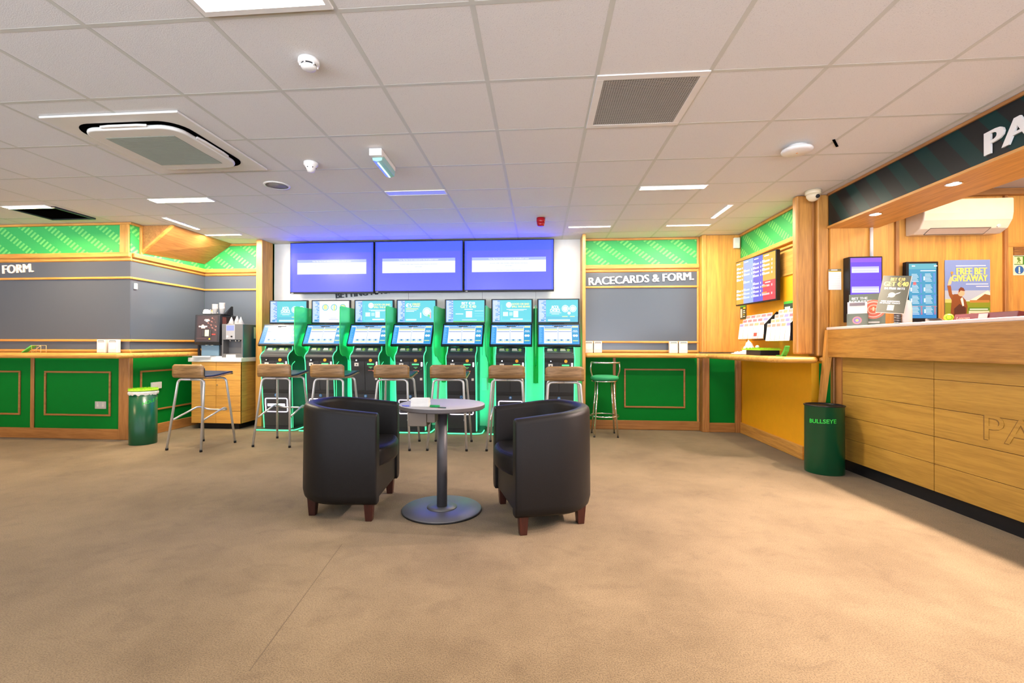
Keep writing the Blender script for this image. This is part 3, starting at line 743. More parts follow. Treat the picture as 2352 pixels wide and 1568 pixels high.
# ================================================================ OAK STOOLS
def ribbon(prof, t0, t1, hw, nx=12, bow=0.0, corner=.03):
    """thin bent sheet: prof = [(y,z)..]; offset t0..t1 along the normal"""
    P = [Vector(p) for p in prof]; n = len(P); out = MB()
    L = [0.0]
    for a, b in zip(P, P[1:]): L.append(L[-1] + (b - a).length)
    T = L[-1]
    nor = []
    for i in range(n):
        d = P[min(i + 1, n - 1)] - P[max(i - 1, 0)]; d.normalize(); nor.append(Vector((-d.y, d.x)))
    rows = []
    for side in (t0, t1):
        for i in range(n):
            e = min(L[i], T - L[i]); k = hw
            if e < corner: k = hw - corner * (1 - math.sqrt(max(0, 1 - (1 - e / corner) ** 2)))
            row = []
            for j in range(nx + 1):
                x = k * (2 * j / nx - 1); q = P[i] + nor[i] * side
                up = max(0.0, 1 - L[i] / .16)
                row.append((x, q.x + bow * (x / hw) ** 2 * up, q.y))
            rows.append(row)
    vs = [v for r in rows for v in r]; W = nx + 1; fs = []
    for s in (0, 1):
        for i in range(n - 1):
            for j in range(nx):
                a = (s * n + i) * W + j; f = (a, a + 1, a + W + 1, a + W); fs.append(f if s == 0 else f[::-1])
    for i in range(n - 1):
        for j in (0, nx):
            a = i * W + j; b = (n + i) * W + j; f = (a, a + W, b + W, b); fs.append(f if j == 0 else f[::-1])
    for j in range(nx):
        for i in (0, n - 1):
            a = i * W + j; b = (n + i) * W + j; fs.append((a, b, b + 1, a + 1))
    return out.add(vs, fs, 0, True)
def smooth_path(p, n=6):
    q = fillet([(a, b, 0) for a, b in p], .045, n); return [(v.x, v.y) for v in q]
def make_stool(label):
    t = thing('bar_stool', label, 'bar stool', (0, 0, 0), 0, 'oak backed stools facing the betting machines')
    seatp = smooth_path([(-.222, .930), (-.205, .780), (-.05, .778), (.215, .812), (.245, .800)])
    # densify straight parts
    dp = []
    for a, b in zip(seatp, seatp[1:]):
        k = max(1, int((Vector(b) - Vector(a)).length / .02))
        for i in range(k): dp.append((a[0] + (b[0] - a[0]) * i / k, a[1] + (b[1] - a[1]) * i / k))
    dp.append(seatp[-1])
    ribbon(dp, 0, .012, .198, bow=.02).build('seat_shell', 'ply', t)
    pad = [p for i, p in enumerate(dp) if i > 0]
    ribbon(pad, .0122, .030, .190, bow=.02, corner=.035).build('seat_pad', 'navy', t)
    LX, BY, FY = .215, -.245, .245
    def legpath(sx, y0, y1):
        return fillet([(0, y1, .764), (sx * .165, y1, .764), (sx * LX, y0, .02)], .05, 6)
    for (y0, y1) in ((BY, -.155), (FY, .155)):
        for sx in (-1, 1):
            lg = MB().tube(legpath(sx, y0, y1), .0125, 12).build('leg', 'steel', t)
            MB().cyl((sx * LX, y0, 0), (sx * (LX - .0015), y0 * .997, .024), .0148, n=12).build('foot_cap', 'black', lg)
    MB().tube(fillet([(-LX + .030, BY + .045, .325), (-.175, .13, .43), (-.13, .215, .385), (.13, .215, .385), (.175, .13, .43), (LX - .030, BY + .045, .325)], .045, 5), .010, 10).build('footrest', 'steel', t)
    MB().box(-.10, .10, -.15, .15, .768, .776).build('mounting_plate', 'steel', t)
    return t
st = make_stool('oak backed bar stool turned half right in front of the drinks cabinet')
place(st, location=(-3.784, 4.985, 0), rotation_euler=(0, 0, math.radians(-6)))
for x, y, r, lb in [(-2.985, 5.255, 0, 'oak backed bar stool at the first betting machine from the left'),
                    (-2.352, 5.24, -1, 'oak backed bar stool at the machine with the round icons, behind the left armchair back'),
                    (-1.623, 5.225, 2, 'oak backed bar stool behind the right edge of the left armchair'),
                    (-1.004, 5.265, 2, 'oak backed bar stool directly behind the round table'),
                    (-.355, 5.30, 1, 'oak backed bar stool behind the left arm of the right armchair'),
                    (.262, 5.06, 0, 'rightmost oak backed bar stool, behind the right armchair, next to the green seated stool')]:
    copy_thing(st, (x, y, 0), math.radians(r), lb)

# round green stool
t = thing('round_stool', 'chrome stool with round green seat and hooped back rail under the right shelf', 'bar stool', (.835, 6.08, 0))
MB().lathe([(.0, .70), (.14, .70), (.172, .715), (.178, .735), (.165, .755), (.12, .766), (0, .77)], n=36).build('seat', 'velvet', t)
MB().lathe([(.15, .688), (.165, .688), (.165, .702), (.15, .702), (.15, .688)], n=36).build('seat_ring', 'chrome', t)
for sx in (-1, 1):
    for sy in (-1, 1):
        lg = MB().tube([(sx * .145, sy * .145, .012), (sx * .095, sy * .10, .70)], .0105, 10).build('leg', 'chrome', t)
        MB().cyl((sx * .1455, sy * .1455, 0), (sx * .1450, sy * .145, .014), .0125, n=10).build('foot_cap', 'black', lg)
MB().tube([(.178 * math.cos(a * PI / 16), .178 * math.sin(a * PI / 16), .255) for a in range(32)], .009, 8, closed=True).build('foot_ring', 'chrome', t)
MB().tube([(.175 * math.cos(PI + PI * k / 16), -.06 + .13 * math.sin(PI + PI * k / 16) * 1.0, .930) for k in range(17)], .011, 8).build('back_rail', 'chrome', t)
for sx in (-1, 1):
    MB().tube(fillet([(sx * .175, -.05, .93), (sx * .185, -.05, .84), (sx * .150, -.03, .73), (sx * .12, -.02, .694)], .05, 5), .0095, 8).build('back_support', 'chrome', t)

# ================================================================ TUB CHAIRS
def make_tub(label):
    t = thing('tub_armchair', label, 'armchair', (0, 0, 0), 0, 'black tub armchairs at the round table')
    RO, AX = .345, .285
    path = [(AX - (AX) * i / 6, -RO) for i in range(6)]
    path += [(-.30 * math.sin(PI * k / 24), -RO * math.cos(PI * k / 24)) for k in range(25)]
    path += [((AX) * (i + 1) / 6, RO) for i in range(6)]
    P = [Vector(p) for p in path]; n = len(P); g = MB(); K = 0
    for i, p in enumerate(P):
        d = (P[min(i + 1, n - 1)] - P[max(i - 1, 0)]).normalized(); inw = Vector((d.y, -d.x))
        if inw.dot(-p + Vector((.05, 0))) < 0: inw = -inw
        ht = .705 + .05 * min(1, max(0, (.285 - p.x) / .5))
        sec = [(.030, .112), (.008, .130), (-.002, .175), (0, .42), (.002, ht - .035), (.008, ht - .014), (.022, ht), (.058, ht), (.076, ht - .012), (.084, ht - .035), (.088, .40), (.088, .14), (.075, .112)]
        K = len(sec)
        e = min(i, n - 1 - i)
        for dd, z in sec:
            q = p + inw * dd
            g.v.append((q.x, q.y, z))
    for i in range(n - 1):
        for j in range(K):
            j2 = (j + 1) % K
            g.f.append([i * K + j, i * K + j2, (i + 1) * K + j2, (i + 1) * K + j]); g.m.append(0); g.sm.append(True)
    g.f.append(list(range(K))); g.f.append([(n - 1) * K + j for j in range(K)][::-1]); g.m += [0, 0]; g.sm += [False, False]
    g.build('tub_back', 'leather', t, bevel=.012, seg=3)
    def dpoly(x1, hw, bulge):
        q = [(x1 + bulge * (1 - (k / 4.0 - 1) ** 2), -hw + 2 * hw * k / 8) for k in range(9)]
        return q + [(-.20 * math.sin(PI * k / 10), hw * math.cos(PI * k / 10)) for k in range(11)]
    MB().prism(dpoly(.275, .250, .065), 'Z', .335, .470, sm=True).build('seat_cushion', 'leather', t, bevel=.035, seg=4)
    MB().prism([(.270, -.255), (.270, .255), (-.10, .255), (-.10, -.255)], 'Z', .125, .345).build('front_panel', 'leather', t, bevel=.015, seg=3)
    for (x, y) in ((.225, -.285), (.225, .285), (-.185, -.185), (-.185, .185)):
        a, b = .032, .022
        MB().add([(x - b, y - b, 0), (x + b, y - b, 0), (x + b, y + b, 0), (x - b, y + b, 0), (x - a, y - a, .15), (x + a, y - a, .15), (x + a, y + a, .15), (x - a, y + a, .15)],
                 [(0, 3, 2, 1), (4, 5, 6, 7), (0, 1, 5, 4), (1, 2, 6, 5), (2, 3, 7, 6), (3, 0, 4, 7)]).build('leg', 'mahog', t, bevel=.003)
    return t
tc = make_tub('black leather tub armchair on the left of the round table, open side facing right')
place(tc, location=(-1.355, 3.262, 0), rotation_euler=(0, 0, math.radians(4.5)))
copy_thing(tc, (.035, 3.20, 0), math.radians(197), 'black leather tub armchair on the right of the round table, open side facing left')

# ================================================================ ROUND TABLE
t = thing('round_table', 'round grey pedestal table between the two black tub armchairs', 'table', (-.675, 3.235, 0))
MB().lathe([(0, .710), (.292, .710), (.298, .716), (.298, .738)], n=64, sm=False).build('table_edge', 'tedge', t)
MB().lathe([(.298, .738), (.294, .7415), (0, .7415)], n=64).build('table_top', 'ttop', t)
MB().cyl((0, 0, .02), (0, 0, .710), .036, n=32).build('column', 'tcol', t)
MB().lathe([(0, 0), (.278, 0), (.278, .008)], n=64).build('base_rim', 'black', t)
MB().lathe([(.277, .009), (.272, .014), (.10, .021), (0, .021)], n=64).build('base', 'tleg', t)
MB().lathe([(.036, .021), (.105, .021), (.104, .026), (.036, .028)], n=48).build('collar', 'tleg', t)
MB().box(-.178, -.055, -.235, -.13, .62, .709).build('slip_box', 'brown', t, bevel=.003)
MB().box(-.052, .0, -.235, -.13, .646, .709).build('pen_box', 'brown', t, bevel=.003)
t = thing('betting_slips', 'stack of white betting slips on the round table', 'paper', (-.79, 3.08, .742), .05)
r = random.Random(3)
for k in range(9):
    MB().box(-.058 + r.uniform(-.002, .002), .058 + r.uniform(-.002, .002), -.036 + r.uniform(-.002, .002), .036, k * .006, k * .006 + .0052).build('slip', 'kraft', t)
t = thing('pen_bundle', 'bundle of small green pens beside the white slips on the round table', 'pens', (-.68, 3.04, .742))
for k in range(9):
    MB().cyl((-.032, -.02 + .006 * (k % 5), .005 + .007 * (k // 5)), (.030, -.025 + .006 * (k % 5), .005 + .007 * (k // 5)), .0036, n=8).build('pen', paint((20, 150, 80)), t)
o = MB().cyl((.0, 0, .004), (.055, -.01, .004), .0035, n=8).build('pen', paint((30, 60, 60)), loc=(-.655, 3.0, .742)); tag(o, 'single dark pen lying right of the green pen bundle', 'pen')
o = MB().cyl((-.0, 0, .004), (-.05, .01, .004), .0035, n=8).build('pen', paint((90, 100, 210)), loc=(-.86, 3.05, .742)); tag(o, 'blue pen lying left of the white slips on the round table', 'pen')

# ================================================================ BINS
def bin_thing(loc, label, word, ang0, size, slope, grass, rad):
    t = thing('waste_bin', label, 'waste bin', loc)
    R, H = rad, .60
    if not grass: MB().lathe([(.0, .004), (R - .002, .0), (R, .006), (R, H), (R + .005, H + .004), (R + .006, H + .012), (R - .004, H + .014), (R - .008, H), (R - .008, .02), (0, .02)], n=48).build('body', 'bin', t)
    else: MB().lathe([(.0, .004), (R - .002, .0), (R, .006), (R, H), (R - .008, H), (R - .008, .02), (0, .02)], n=48).build('body', 'bin', t)
    if not grass: MB().lathe([(R + .001, H + .003), (R + .007, H + .006), (R + .007, H + .012), (R - .002, H + .016), (R - .009, H + .012), (R - .009, H)], n=48).build('rim', 'black', t)
    def fn(x, y, d):
        a = ang0 + x / R; rr = R + .0012
        return Vector((rr * math.cos(a), rr * math.sin(a), .455 + y + slope * x))
    MB().text(word, (0, 0, 0), size, off=.02, fn=fn).build('lettering', 'bing', t)
    if grass:
        g = MB(); rr = random.Random(5)
        g.lathe([(.0, H + .012), (R + .006, H + .012), (R + .010, H + .022), (R + .002, H + .030), (0, H + .031)], n=48)
        for k in range(900):
            a = rr.uniform(0, 2 * PI); q = (R + .008) * math.sqrt(rr.random()); x, y = q * math.cos(a), q * math.sin(a)
            dx, dy = rr.uniform(-.01, .01), rr.uniform(-.01, .01); h = rr.uniform(.01, .022)
            g.add([(x - .002, y, H + .028), (x + .002, y, H + .028), (x + dx, y + dy, H + .028 + h)], [(0, 1, 2)])
        g.build('grass_lid', 'grass', t)['kind'] = 'stuff'
        g = MB(); n = 60; vs = []
        for k in range(n):
            a = 2 * PI * k / n; q = R + .004 + .010 * rr.random(); vs += [(R * math.cos(a), R * math.sin(a), H + .012), (q * math.cos(a), q * math.sin(a), H - .004), ((q - .003) * math.cos(a), (q - .003) * math.sin(a), H - .02 - .022 * rr.random())]
        fs = []
        for k in range(n):
            j = (k + 1) % n
            fs += [(3 * k, 3 * k + 1, 3 * j + 1, 3 * j), (3 * k + 1, 3 * k + 2, 3 * j + 2, 3 * j + 1)]
        g.add(vs, fs); g.build('bin_liner', 'white', t)
    return t
bin_thing((-4.575, 5.07, 0), 'green bin with bright artificial grass lid at the left wall corner', 'HOLE IN ONE', math.radians(-52), .050, .30, True, .135)
bin_thing((2.60, 4.52, 0), 'open topped green bin lettered BULLSEYE at the counter end', 'BULLSEYE', math.radians(-120 - 44), .050, .06, False, .155)

# ================================================================ DRINKS CABINET
t = thing('drinks_cabinet', 'oak cabinet with white worktop carrying the coffee machine', 'cabinet', (-4.36, 6.0, 0))
MB().box(-.34, .34, .02, .50, .08, .90).build('carcass', 'panx', t)
for k, (a, b) in enumerate(((-.352, -.002), (.002, .352))):
    g = MB()
    zs = [.08, .245, .452, .658, .865, .912]
    for z0, z1 in zip(zs, zs[1:]): g.box(a, b, -.002, .018, z0 + .0015, z1 - .0015)
    d = g.build('cabinet_door', 'panx', t, bevel=.0015)
    if k: MB().cyl((.02, -.012, .60), (.02, 0, .60), .008).build('door_lock', 'chrome', d)
g = MB()
for z0, z1 in zip(zs, zs[1:]): g.box(.342, .352, .0, .50, z0 + .0015, z1 - .0015)
g.build('side_panel', 'pany', t)
MB().box(-.29, .29, .06, .48, 0, .08).build('plinth', 'black', t)
MB().box(-.395, .370, -.02, .50, .912, .970).build('worktop', 'white', t, bevel=.006)

ZT = .9705
t = thing('coffee_machine', 'tall brown coffee vending machine on the drinks cabinet', 'coffee machine', (-4.482, 6.04, ZT), .10)
MB().prism([(-.06, .17), (-.075, .21), (-.055, .575), (.0, .585), (.34, .585), (.34, .0), (.17, 0), (.17, .17)], 'X', -.165, .165).build('housing', 'blackm', t, bevel=.006)
MB().box(-.165, .165, .02, .18, 0, .02).build('foot', 'black', t)
cm = [('r', 0, 1, 0, 1, (46, 42, 46)), ('r', .06, .94, .03, .97, (62, 48, 50))] + [('c', .55 + .37 * ((k * 37) % 17) / 17, .42 + .5 * ((k * 23) % 19) / 19, .012 + .008 * (k % 3), ((130, 85, 78), (105, 66, 62), (150, 105, 95))[k % 3]) for k in range(26)] + [
      ('c', .5, .80, .055, (200, 200, 200)), ('t', 'Cafe', .5, .78, .09, (225, 225, 225), 'C'), ('c', .32, .60, .05, (240, 190, 170)), ('r', .14, .52, .55, .60, (250, 215, 200)), ('r', .25, .43, .50, .55, (235, 190, 175)),
      ('r', .28, .72, .20, .46, (35, 28, 28)), ('r', .42, .60, .21, .45, (205, 205, 175))]
for k in range(5): cm += [('r', .30, .39, .22 + k * .048, .245 + k * .048, (80, 75, 75)), ('r', .63, .71, .22 + k * .048, .245 + k * .048, (80, 75, 75))]
cm += [('c', .64, .11, .03, (235, 190, 50)), ('r', .74, .90, .26, .30, (225, 60, 50)), ('r', .06, .5, .12, .14, (100, 75, 70))]
display('front_panel', t, .30, .36, cm, (0, -.0675, .392), (-math.radians(3.1), 0, 0), lit=False)
sd = [('r', 0, 1, 0, 1, (50, 34, 32)), ('p', [(.0, .55), (.35, .65), (.3, .98), (0, .98)], (135, 78, 68)), ('c', .55, .72, .10, (185, 180, 180)), ('t', 'Cafe', .58, .68, .13, (225, 225, 225), 'C'), ('p', [(.0, .3), (.3, .36), (.2, .5), (0, .5)], (110, 60, 52))]
display('side_panel', t, .30, .40, sd, (.1665, .15, .36), (0, 0, PI / 2), lit=False)
MB().box(-.16, .16, .0, .17, .0, .018).build('drip_plate', 'steel', t)
MB().box(-.13, .11, .02, .165, .02, .165).build('cup_bay', paint((118, 150, 170)), t, bevel=.006)
MB().cyl((-.04, .0, .165), (-.04, .0, .205), .022).cyl((.03, .0, .165), (.03, .0, .205), .022).build('spout', 'chrome', t)
MB().box(-.165, -.14, .0, .02, .018, .17).build('bay_post', 'black', t); MB().box(.14, .165, .0, .02, .018, .17).build('bay_post', 'black', t)
o = MB().box(-.12, .12, -.03, .03, 0, .022).build('drip_tray', 'steel', loc=(-4.54, 5.972, ZT), rot=(0, 0, .1), bevel=.004); tag(o, 'silver drip tray in front of the tall coffee machine', 'tray')
# cup caddy on top
t = thing('cup_caddy', 'black cup holder on top of the coffee machine', 'cup holder', (-4.44, 6.15, ZT + .5855), .1)
MB().box(-.14, .14, -.12, .12, 0, .008).add([(.03, .06, .008), (.14, -.06, .008), (.14, .11, .008), (.14, .06, .125), (.14, .11, .125)], [(0, 1, 3), (1, 2, 4, 3), (0, 3, 4), (0, 4, 2), (0, 2, 1)]).build('tray', 'black', t)
ZC = ZT + .5945
def cups(x, y, z, n, label, tilt=0):
    t = thing('paper_cups', label, 'paper cups', (x, y, z)); t.rotation_euler = (0, tilt, 0)
    for k in range(n):
        MB().lathe([(.022, .0), (.036, .075), (.038, .077), (.036, .079), (.034, .075), (.020, .004)][::-1], (0, 0, k * .018), n=20).build('cup', 'kraft', t)
cups(-4.425, 6.06, ZC, 4, 'stack of white paper cups left of the tallest stack on the coffee machine')
cups(-4.352, 6.10, ZC + .003, 5, 'taller stack of white paper cups against the black holder on the coffee machine', .0)
def packets(x, y, z, label, n, c, seed):
    t = thing('sachet_tub', label, 'sachets', (x, y, z))
    MB().box(-.05, .05, -.03, .03, 0, .03).build('tub', 'kraft', t, bevel=.004)
    r = random.Random(seed)
    for k in range(n):
        a = r.uniform(-.6, .6); x = -.04 + .08 * k / n
        o = MB().box(-.018, .018, -.003, .003, 0, .04).build('sachet', paint(c), t, (x, r.uniform(-.015, .015), .02), (r.uniform(-.3, .3), a, r.uniform(-1, 1)))
packets(-4.525, 6.05, ZC, 'white tub of sachets at the front of the coffee machine top', 7, (235, 225, 215), 1)
packets(-4.51, 6.14, ZC, 'tub of brown stirrer sachets behind the white sachet tub', 6, (205, 165, 120), 2)

t = thing('water_dispenser', 'grey water dispenser to the right of the coffee machine', 'water dispenser', (-4.148, 6.04, ZT), 0)
MB().box(-.15, .15, .10, .30, .0, .455).box(-.15, .15, -.02, .10, .24, .455).box(-.15, -.13, -.02, .10, 0, .24).box(.13, .15, -.02, .10, 0, .24).box(-.13, .13, -.02, .10, 0, .05).build('housing', plain('dispenser_grey', (.12, .12, .125, 1), .35), t, bevel=.004)
MB().box(-.088, .040, -.026, -.018, .245, .445).build('control_panel', plain('panel_silver', (.42, .42, .44, 1), .3, metal=.5), t, bevel=.003)
MB().box(-.078, .028, -.0275, -.0255, .365, .435).build('status_display', emis((150, 160, 225), 1.0), t)
MB().cyl((-.062, -.032, .285), (-.062, -.024, .285), .012).build('button', 'white', t)
MB().cyl((-.005, -.032, .285), (-.005, -.024, .285), .012).build('button', 'black', t)
for x in (-.07, .01, .06): MB().cyl((x, .04, .215), (x, .04, .245), .012).build('nozzle', 'chrome', t)
MB().box(-.08, .055, -.028, -.019, .0, .04).build('cup_note', 'kraft', t)
MB().box(.1505, .156, -.015, .30, .0, .452).build('side_cover', plain('teal_cover', (.004, .07, .085, 1), .3), t, bevel=.004)
MB().box(.156, .158, .22, .285, .26, .42).build('side_label', paint((165, 205, 165)), t)
for k, (x, y, n, lb) in enumerate([(-4.215, 6.10, 1, 'leftmost upturned white paper cone on the water dispenser'), (-4.155, 6.13, 2, 'tallest stack of white paper cones on the water dispenser, middle of the three'), (-4.08, 6.10, 1, 'small white paper cone at the right on the water dispenser')]):
    t = thing('cone_cups', lb, 'paper cups', (x, y, ZT + .456))
    for j in range(n + 1): MB().lathe([(.0, .085), (.036, .0), (.034, 0), (0, .08)], (0, 0, .004 + j * .014), n=18).build('cone', 'kraft', t)
    MB().box(-.035, .035, -.03, .03, -.0, .004).build('sleeve', 'kraft', t)

# ================================================================ SLIP HOLDERS ON THE LEDGES
def slip_holder(x, y, z, label, w=.108, h=.158, mt='white'):
    t = thing('slip_holder', label, 'leaflet holder', (x, y, z), 0, 'white slip holders on the wall shelves')
    MB().box(-w / 2, w / 2, 0, .05, 0, h).build('holder', mt, t, bevel=.004)
    display('front_label', t, w * .8, h * .92, [('r', 0, 1, .0, .40, (215, 205, 205)), ('r', .08, .92, .28, .78, (240, 232, 232)), ('r', .05, .95, .82, .96, (90, 90, 90)), ('r', .1, .9, .84, .90, (235, 225, 220))], (0, -.0006, h / 2), lit=False)
slip_holder(-5.205, 5.16, 1.046, 'left one of the white slip holder pair on the left wall shelf')
slip_holder(-5.055, 5.16, 1.046, 'right one of the white slip holder pair on the left wall shelf', w=.115)
slip_holder(.672, 6.42, 1.046, 'white slip holder hard against the oak post by the green stool')
slip_holder(.792, 6.42, 1.046, 'white slip holder second from the oak post by the green stool')
slip_holder(1.79, 6.42, 1.046, 'left one of the white slip holder pair under the word FORM')
slip_holder(1.917, 6.42, 1.046, 'right one of the white slip holder pair under the word FORM')
t = thing('leaflet_stand', 'green wire leaflet stand on the left wall shelf', 'leaflet stand', (-5.97, 5.05, 1.046))
W = lambda pts, **k: MB().tube(pts, .0028, 6, **k)
W([(-.01, 0, 0), (-.01, 0, .085), (.11, 0, .085), (.11, 0, 0), (-.01, 0, 0)]).build('wire_frame', plain('cream_wire', (.7, .55, .25, 1), .4), t)
W([(-.01, .06, 0), (-.01, .06, .085), (.11, .06, .085), (.11, .06, 0)]).tube([(-.01, 0, .0), (.11, 0, .085)], .0022, 6).build('rear_frame', plain('cream_wire', (.7, .55, .25, 1), .4), t)
MB().prism([(-.15, 0), (-.140, 0), (.0, .084), (-.02, .088)], 'Y', 0, .06).build('green_ramp', paint((90, 205, 90)), t)

# sockets
t = thing('double_socket', 'metal double power socket low on the left green panel', 'socket', (-5.288, 5.249, .411))
MB().box(-.073, .073, -.008, 0, -.045, .045).build('face_plate', 'steel', t, bevel=.003)
for x in (-.035, .035): MB().box(x - .014, x + .014, -.0095, -.008, -.018, .010).build('pin_holes', 'white', t); MB().box(x - .008, x + .008, -.0105, -.008, .016, .032).build('switch', 'white', t)
t = thing('fused_spur', 'white spur box on the green panel above the grass topped bin', 'socket', (-4.919, 5.63, .62))
MB().box(0, .028, -.075, .075, -.043, .043).build('box', 'white', t, bevel=.005)
MB().box(.028, .031, -.02, .02, -.012, .012).build('switch', 'white', t)
# ================================================================ CEILING FITTINGS
def strip(x0, x1, y0, y1, label, lit=True, power=10, col=WARM, group='recessed strip lights'):
    t = thing('strip_light', label, 'ceiling light', ((x0 + x1) / 2, (y0 + y1) / 2, WT), 0, group)
    w, h = (x1 - x0) / 2, (y1 - y0) / 2
    g = MB().box(-w - .008, w + .008, -h - .008, -h, -.004, .004).box(-w - .008, w + .008, h, h + .008, -.004, .004).box(-w - .008, -w, -h, h, -.004, .004).box(w, w + .008, -h, h, -.004, .004)
    g.build('frame', 'white', t)
    MB().box(-w, w, -h, h, -.002, .003).build('diffuser', 'lamp' if lit else plain('unlit_diffuser', (.6, .7, .72, 1), .2), t)
    if lit:
        area('strip_glow', (t.location.x, t.location.y, WT - .006), (w * 2, h * 2), power, col)
strip(-3.95, -3.32, 4.42, 4.53, 'long lit strip light between the cassette unit and the left corner', power=44)
strip(-5.73, -5.22, 4.53, 4.58, 'lit strip light beside the missing ceiling tile on the left', power=34, col=AMB)
strip(-4.36, -4.31, 5.08, 5.62, 'lit strip light running front to back beside the timber bulkhead', power=24)
strip(-4.47, -3.98, 5.91, 5.96, 'short lit strip light above the drinks cabinet', power=28)
strip(-1.47, -.90, 4.37, 4.48, 'unlit bluish strip light in the middle of the ceiling', lit=False)
strip(.94, 1.53, 4.42, 4.50, 'brightest lit strip light right of the ventilation grille column', power=26)
strip(1.965, 2.010, 5.07, 5.56, 'lit strip light running front to back near the right side wall', power=16)
strip(.365, .872, 5.845, 5.885, 'lit strip light over the oak post beside the televisions', power=16)
strip(1.555, 2.065, 5.86, 5.90, 'lit strip light over the right racecards board', power=18)
t = thing('ceiling_troffer', 'large bright fluorescent troffer at the top edge of the picture', 'ceiling light', (-1.19, 1.66, WT))
MB().box(-.295, .295, .27, .30, -.006, .004).box(-.295, .295, -.30, -.27, -.006, .004).box(-.295, -.272, -.27, .27, -.006, .004).box(.272, .295, -.27, .27, -.006, .004).build('frame', 'white', t)
MB().box(-.272, .272, -.27, .27, .0, .003).build('diffuser', 'lampw', t)

t = thing('ceiling_cassette', 'large square white air conditioning cassette in the ceiling on the left', 'air conditioner', (-2.735, 3.22, WT))
MB().box(-.475, .475, -.48, .50, -.014, 0).build('outer_panel', plain('cassette_cream', (.72, .70, .64, 1), .4), t, bevel=.004)
def rrect(a, b, r, n=8):
    q = []
    for cx, cy, s in ((a - r, b - r, 0), (-a + r, b - r, 1), (-a + r, -b + r, 2), (a - r, -b + r, 3)):
        for k in range(n + 1):
            an = (s + k / n) * PI / 2; q.append((cx + r * math.cos(an), cy + r * math.sin(an)))
    return q
MB().prism(rrect(.385, .385, .15), 'Z', -.017, -.014).build('air_slot', 'dark', t)
MB().prism(rrect(.350, .350, .125), 'Z', -.045, -.017).build('inner_panel', plain('cassette_cream', (.70, .68, .62, 1), .4), t, bevel=.012, seg=3)
g = MB()
for k in range(44):
    y = -.238 + k * .0111; g.box(-.252, .252, y, y + .0062, -.0475, -.045)
g.build('return_grille', plain('grille_green_grey', (.30, .33, .27, 1), .5), t)
MB().box(-.255, .255, -.24, .25, -.0458, -.0452).build('filter', plain('filter_grey', (.20, .24, .19, 1), .6), t)
for s in range(4):
    o = MB().prism([(-.16, .352), (-.10, .345), (.10, .345), (.16, .352), (.165, .366), (.10, .374), (-.10, .374), (-.165, .366)], 'Z', -.036, -.022).build('air_flap', 'white', t, rot=(0, 0, s * PI / 2))

t = thing('ceiling_vent', 'square grey mesh ventilation grille in the ceiling', 'vent', (.612, 2.88, WT))
MB().box(-.30, .30, -.31, -.265, -.003, .004).box(-.30, .30, .265, .31, -.003, .004).box(-.30, -.258, -.265, .265, -.003, .004).box(.258, .30, -.265, .265, -.003, .004).build('frame', 'white', t, bevel=.002)
MB().box(-.258, .258, -.265, .265, .0, .003).build('backing', plain('vent_dark', (.13, .11, .09, 1), .8), t)
g = MB()
for k in range(38):
    a = -.258 + (k + .5) * .516 / 38; g.box(a - .0022, a + .0016, -.265, .265, -.002, .0)
for k in range(36):
    a = -.265 + (k + .5) * .53 / 36; g.box(-.258, .258, a - .0022, a + .0016, -.0022, -.0005)
g.build('mesh_grille', 'grille', t)

t = thing('smoke_detector', 'white smoke detector with dark slot nearest the top of the picture', 'smoke detector', (-1.185, 2.31, WT))
MB().lathe([(0, 0), (.052, 0), (.053, -.018), (.045, -.026), (0, -.026)], n=32).build('base', 'white', t)
MB().lathe([(0, -.026), (.038, -.026), (.038, -.034), (0, -.034)], n=32).build('slot', 'black', t)
MB().lathe([(0, -.034), (.040, -.034), (.034, -.046), (.015, -.052), (0, -.052)], n=32).build('cap', 'white', t)
for k in range(6):
    a = k * PI / 3; MB().box(-.003, .003, .034, .046, -.038, -.022).build('rib', 'white', t, rot=(0, 0, a))
t = thing('heat_detector', 'white cone shaped detector between the cassette unit and the emergency light', 'smoke detector', (-1.835, 3.62, WT))
MB().lathe([(0, 0), (.055, 0), (.056, -.02), (.046, -.03), (.034, -.055), (.026, -.075), (0, -.08)], n=32).build('housing', 'white', t)
for k in range(6):
    a = k * PI / 3 + .3; MB().cyl((.036 * math.cos(a), .036 * math.sin(a), -.046), (.042 * math.cos(a), .042 * math.sin(a), -.046), .004, n=8).build('hole', 'black', t)
t = thing('ceiling_speaker', 'round flush speaker in the ceiling below the cone detector', 'speaker', (-2.41, 4.115, WT))
MB().lathe([(.095, 0), (.115, 0), (.113, -.006), (.097, -.008)], n=40, cap=False).build('rim', 'white', t)
MB().lathe([(0, -.003), (.096, -.003), (.096, 0), (0, 0)], n=40).build('grille', plain('speaker_grey', (.26, .25, .26, 1), .6), t)
t = thing('emergency_light', 'glassy emergency light fitting hanging from the middle of the ceiling', 'emergency light', (-1.225, 3.60, WT), .03)
MB().box(-.045, .045, -.20, .17, -.035, 0).build('base', 'white', t, bevel=.004)
MB().box(-.048, .048, -.215, -.17, -.055, -.002).build('end_cap', 'white', t, bevel=.004)
MB().prism([(-.042, -.035), (.042, -.035), (.036, -.075), (.0, -.085), (-.036, -.075)], 'Y', -.168, .175).build('lens', plain('lens', (.35, .62, .58, 1), .08, spec=.9), t, bevel=.004)
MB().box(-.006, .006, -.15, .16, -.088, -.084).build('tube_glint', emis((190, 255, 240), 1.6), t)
t = thing('alarm_sounder', 'white disc shaped alarm sounder on the ceiling before the counter sign', 'alarm', (1.885, 3.60, WT))
MB().lathe([(0, 0), (.065, 0), (.065, -.022), (0, -.022)], n=32).build('base', 'white', t)
MB().lathe([(0, -.022), (.098, -.022), (.103, -.030), (.100, -.042), (.085, -.048), (0, -.050)], n=40).build('disc', 'white', t)
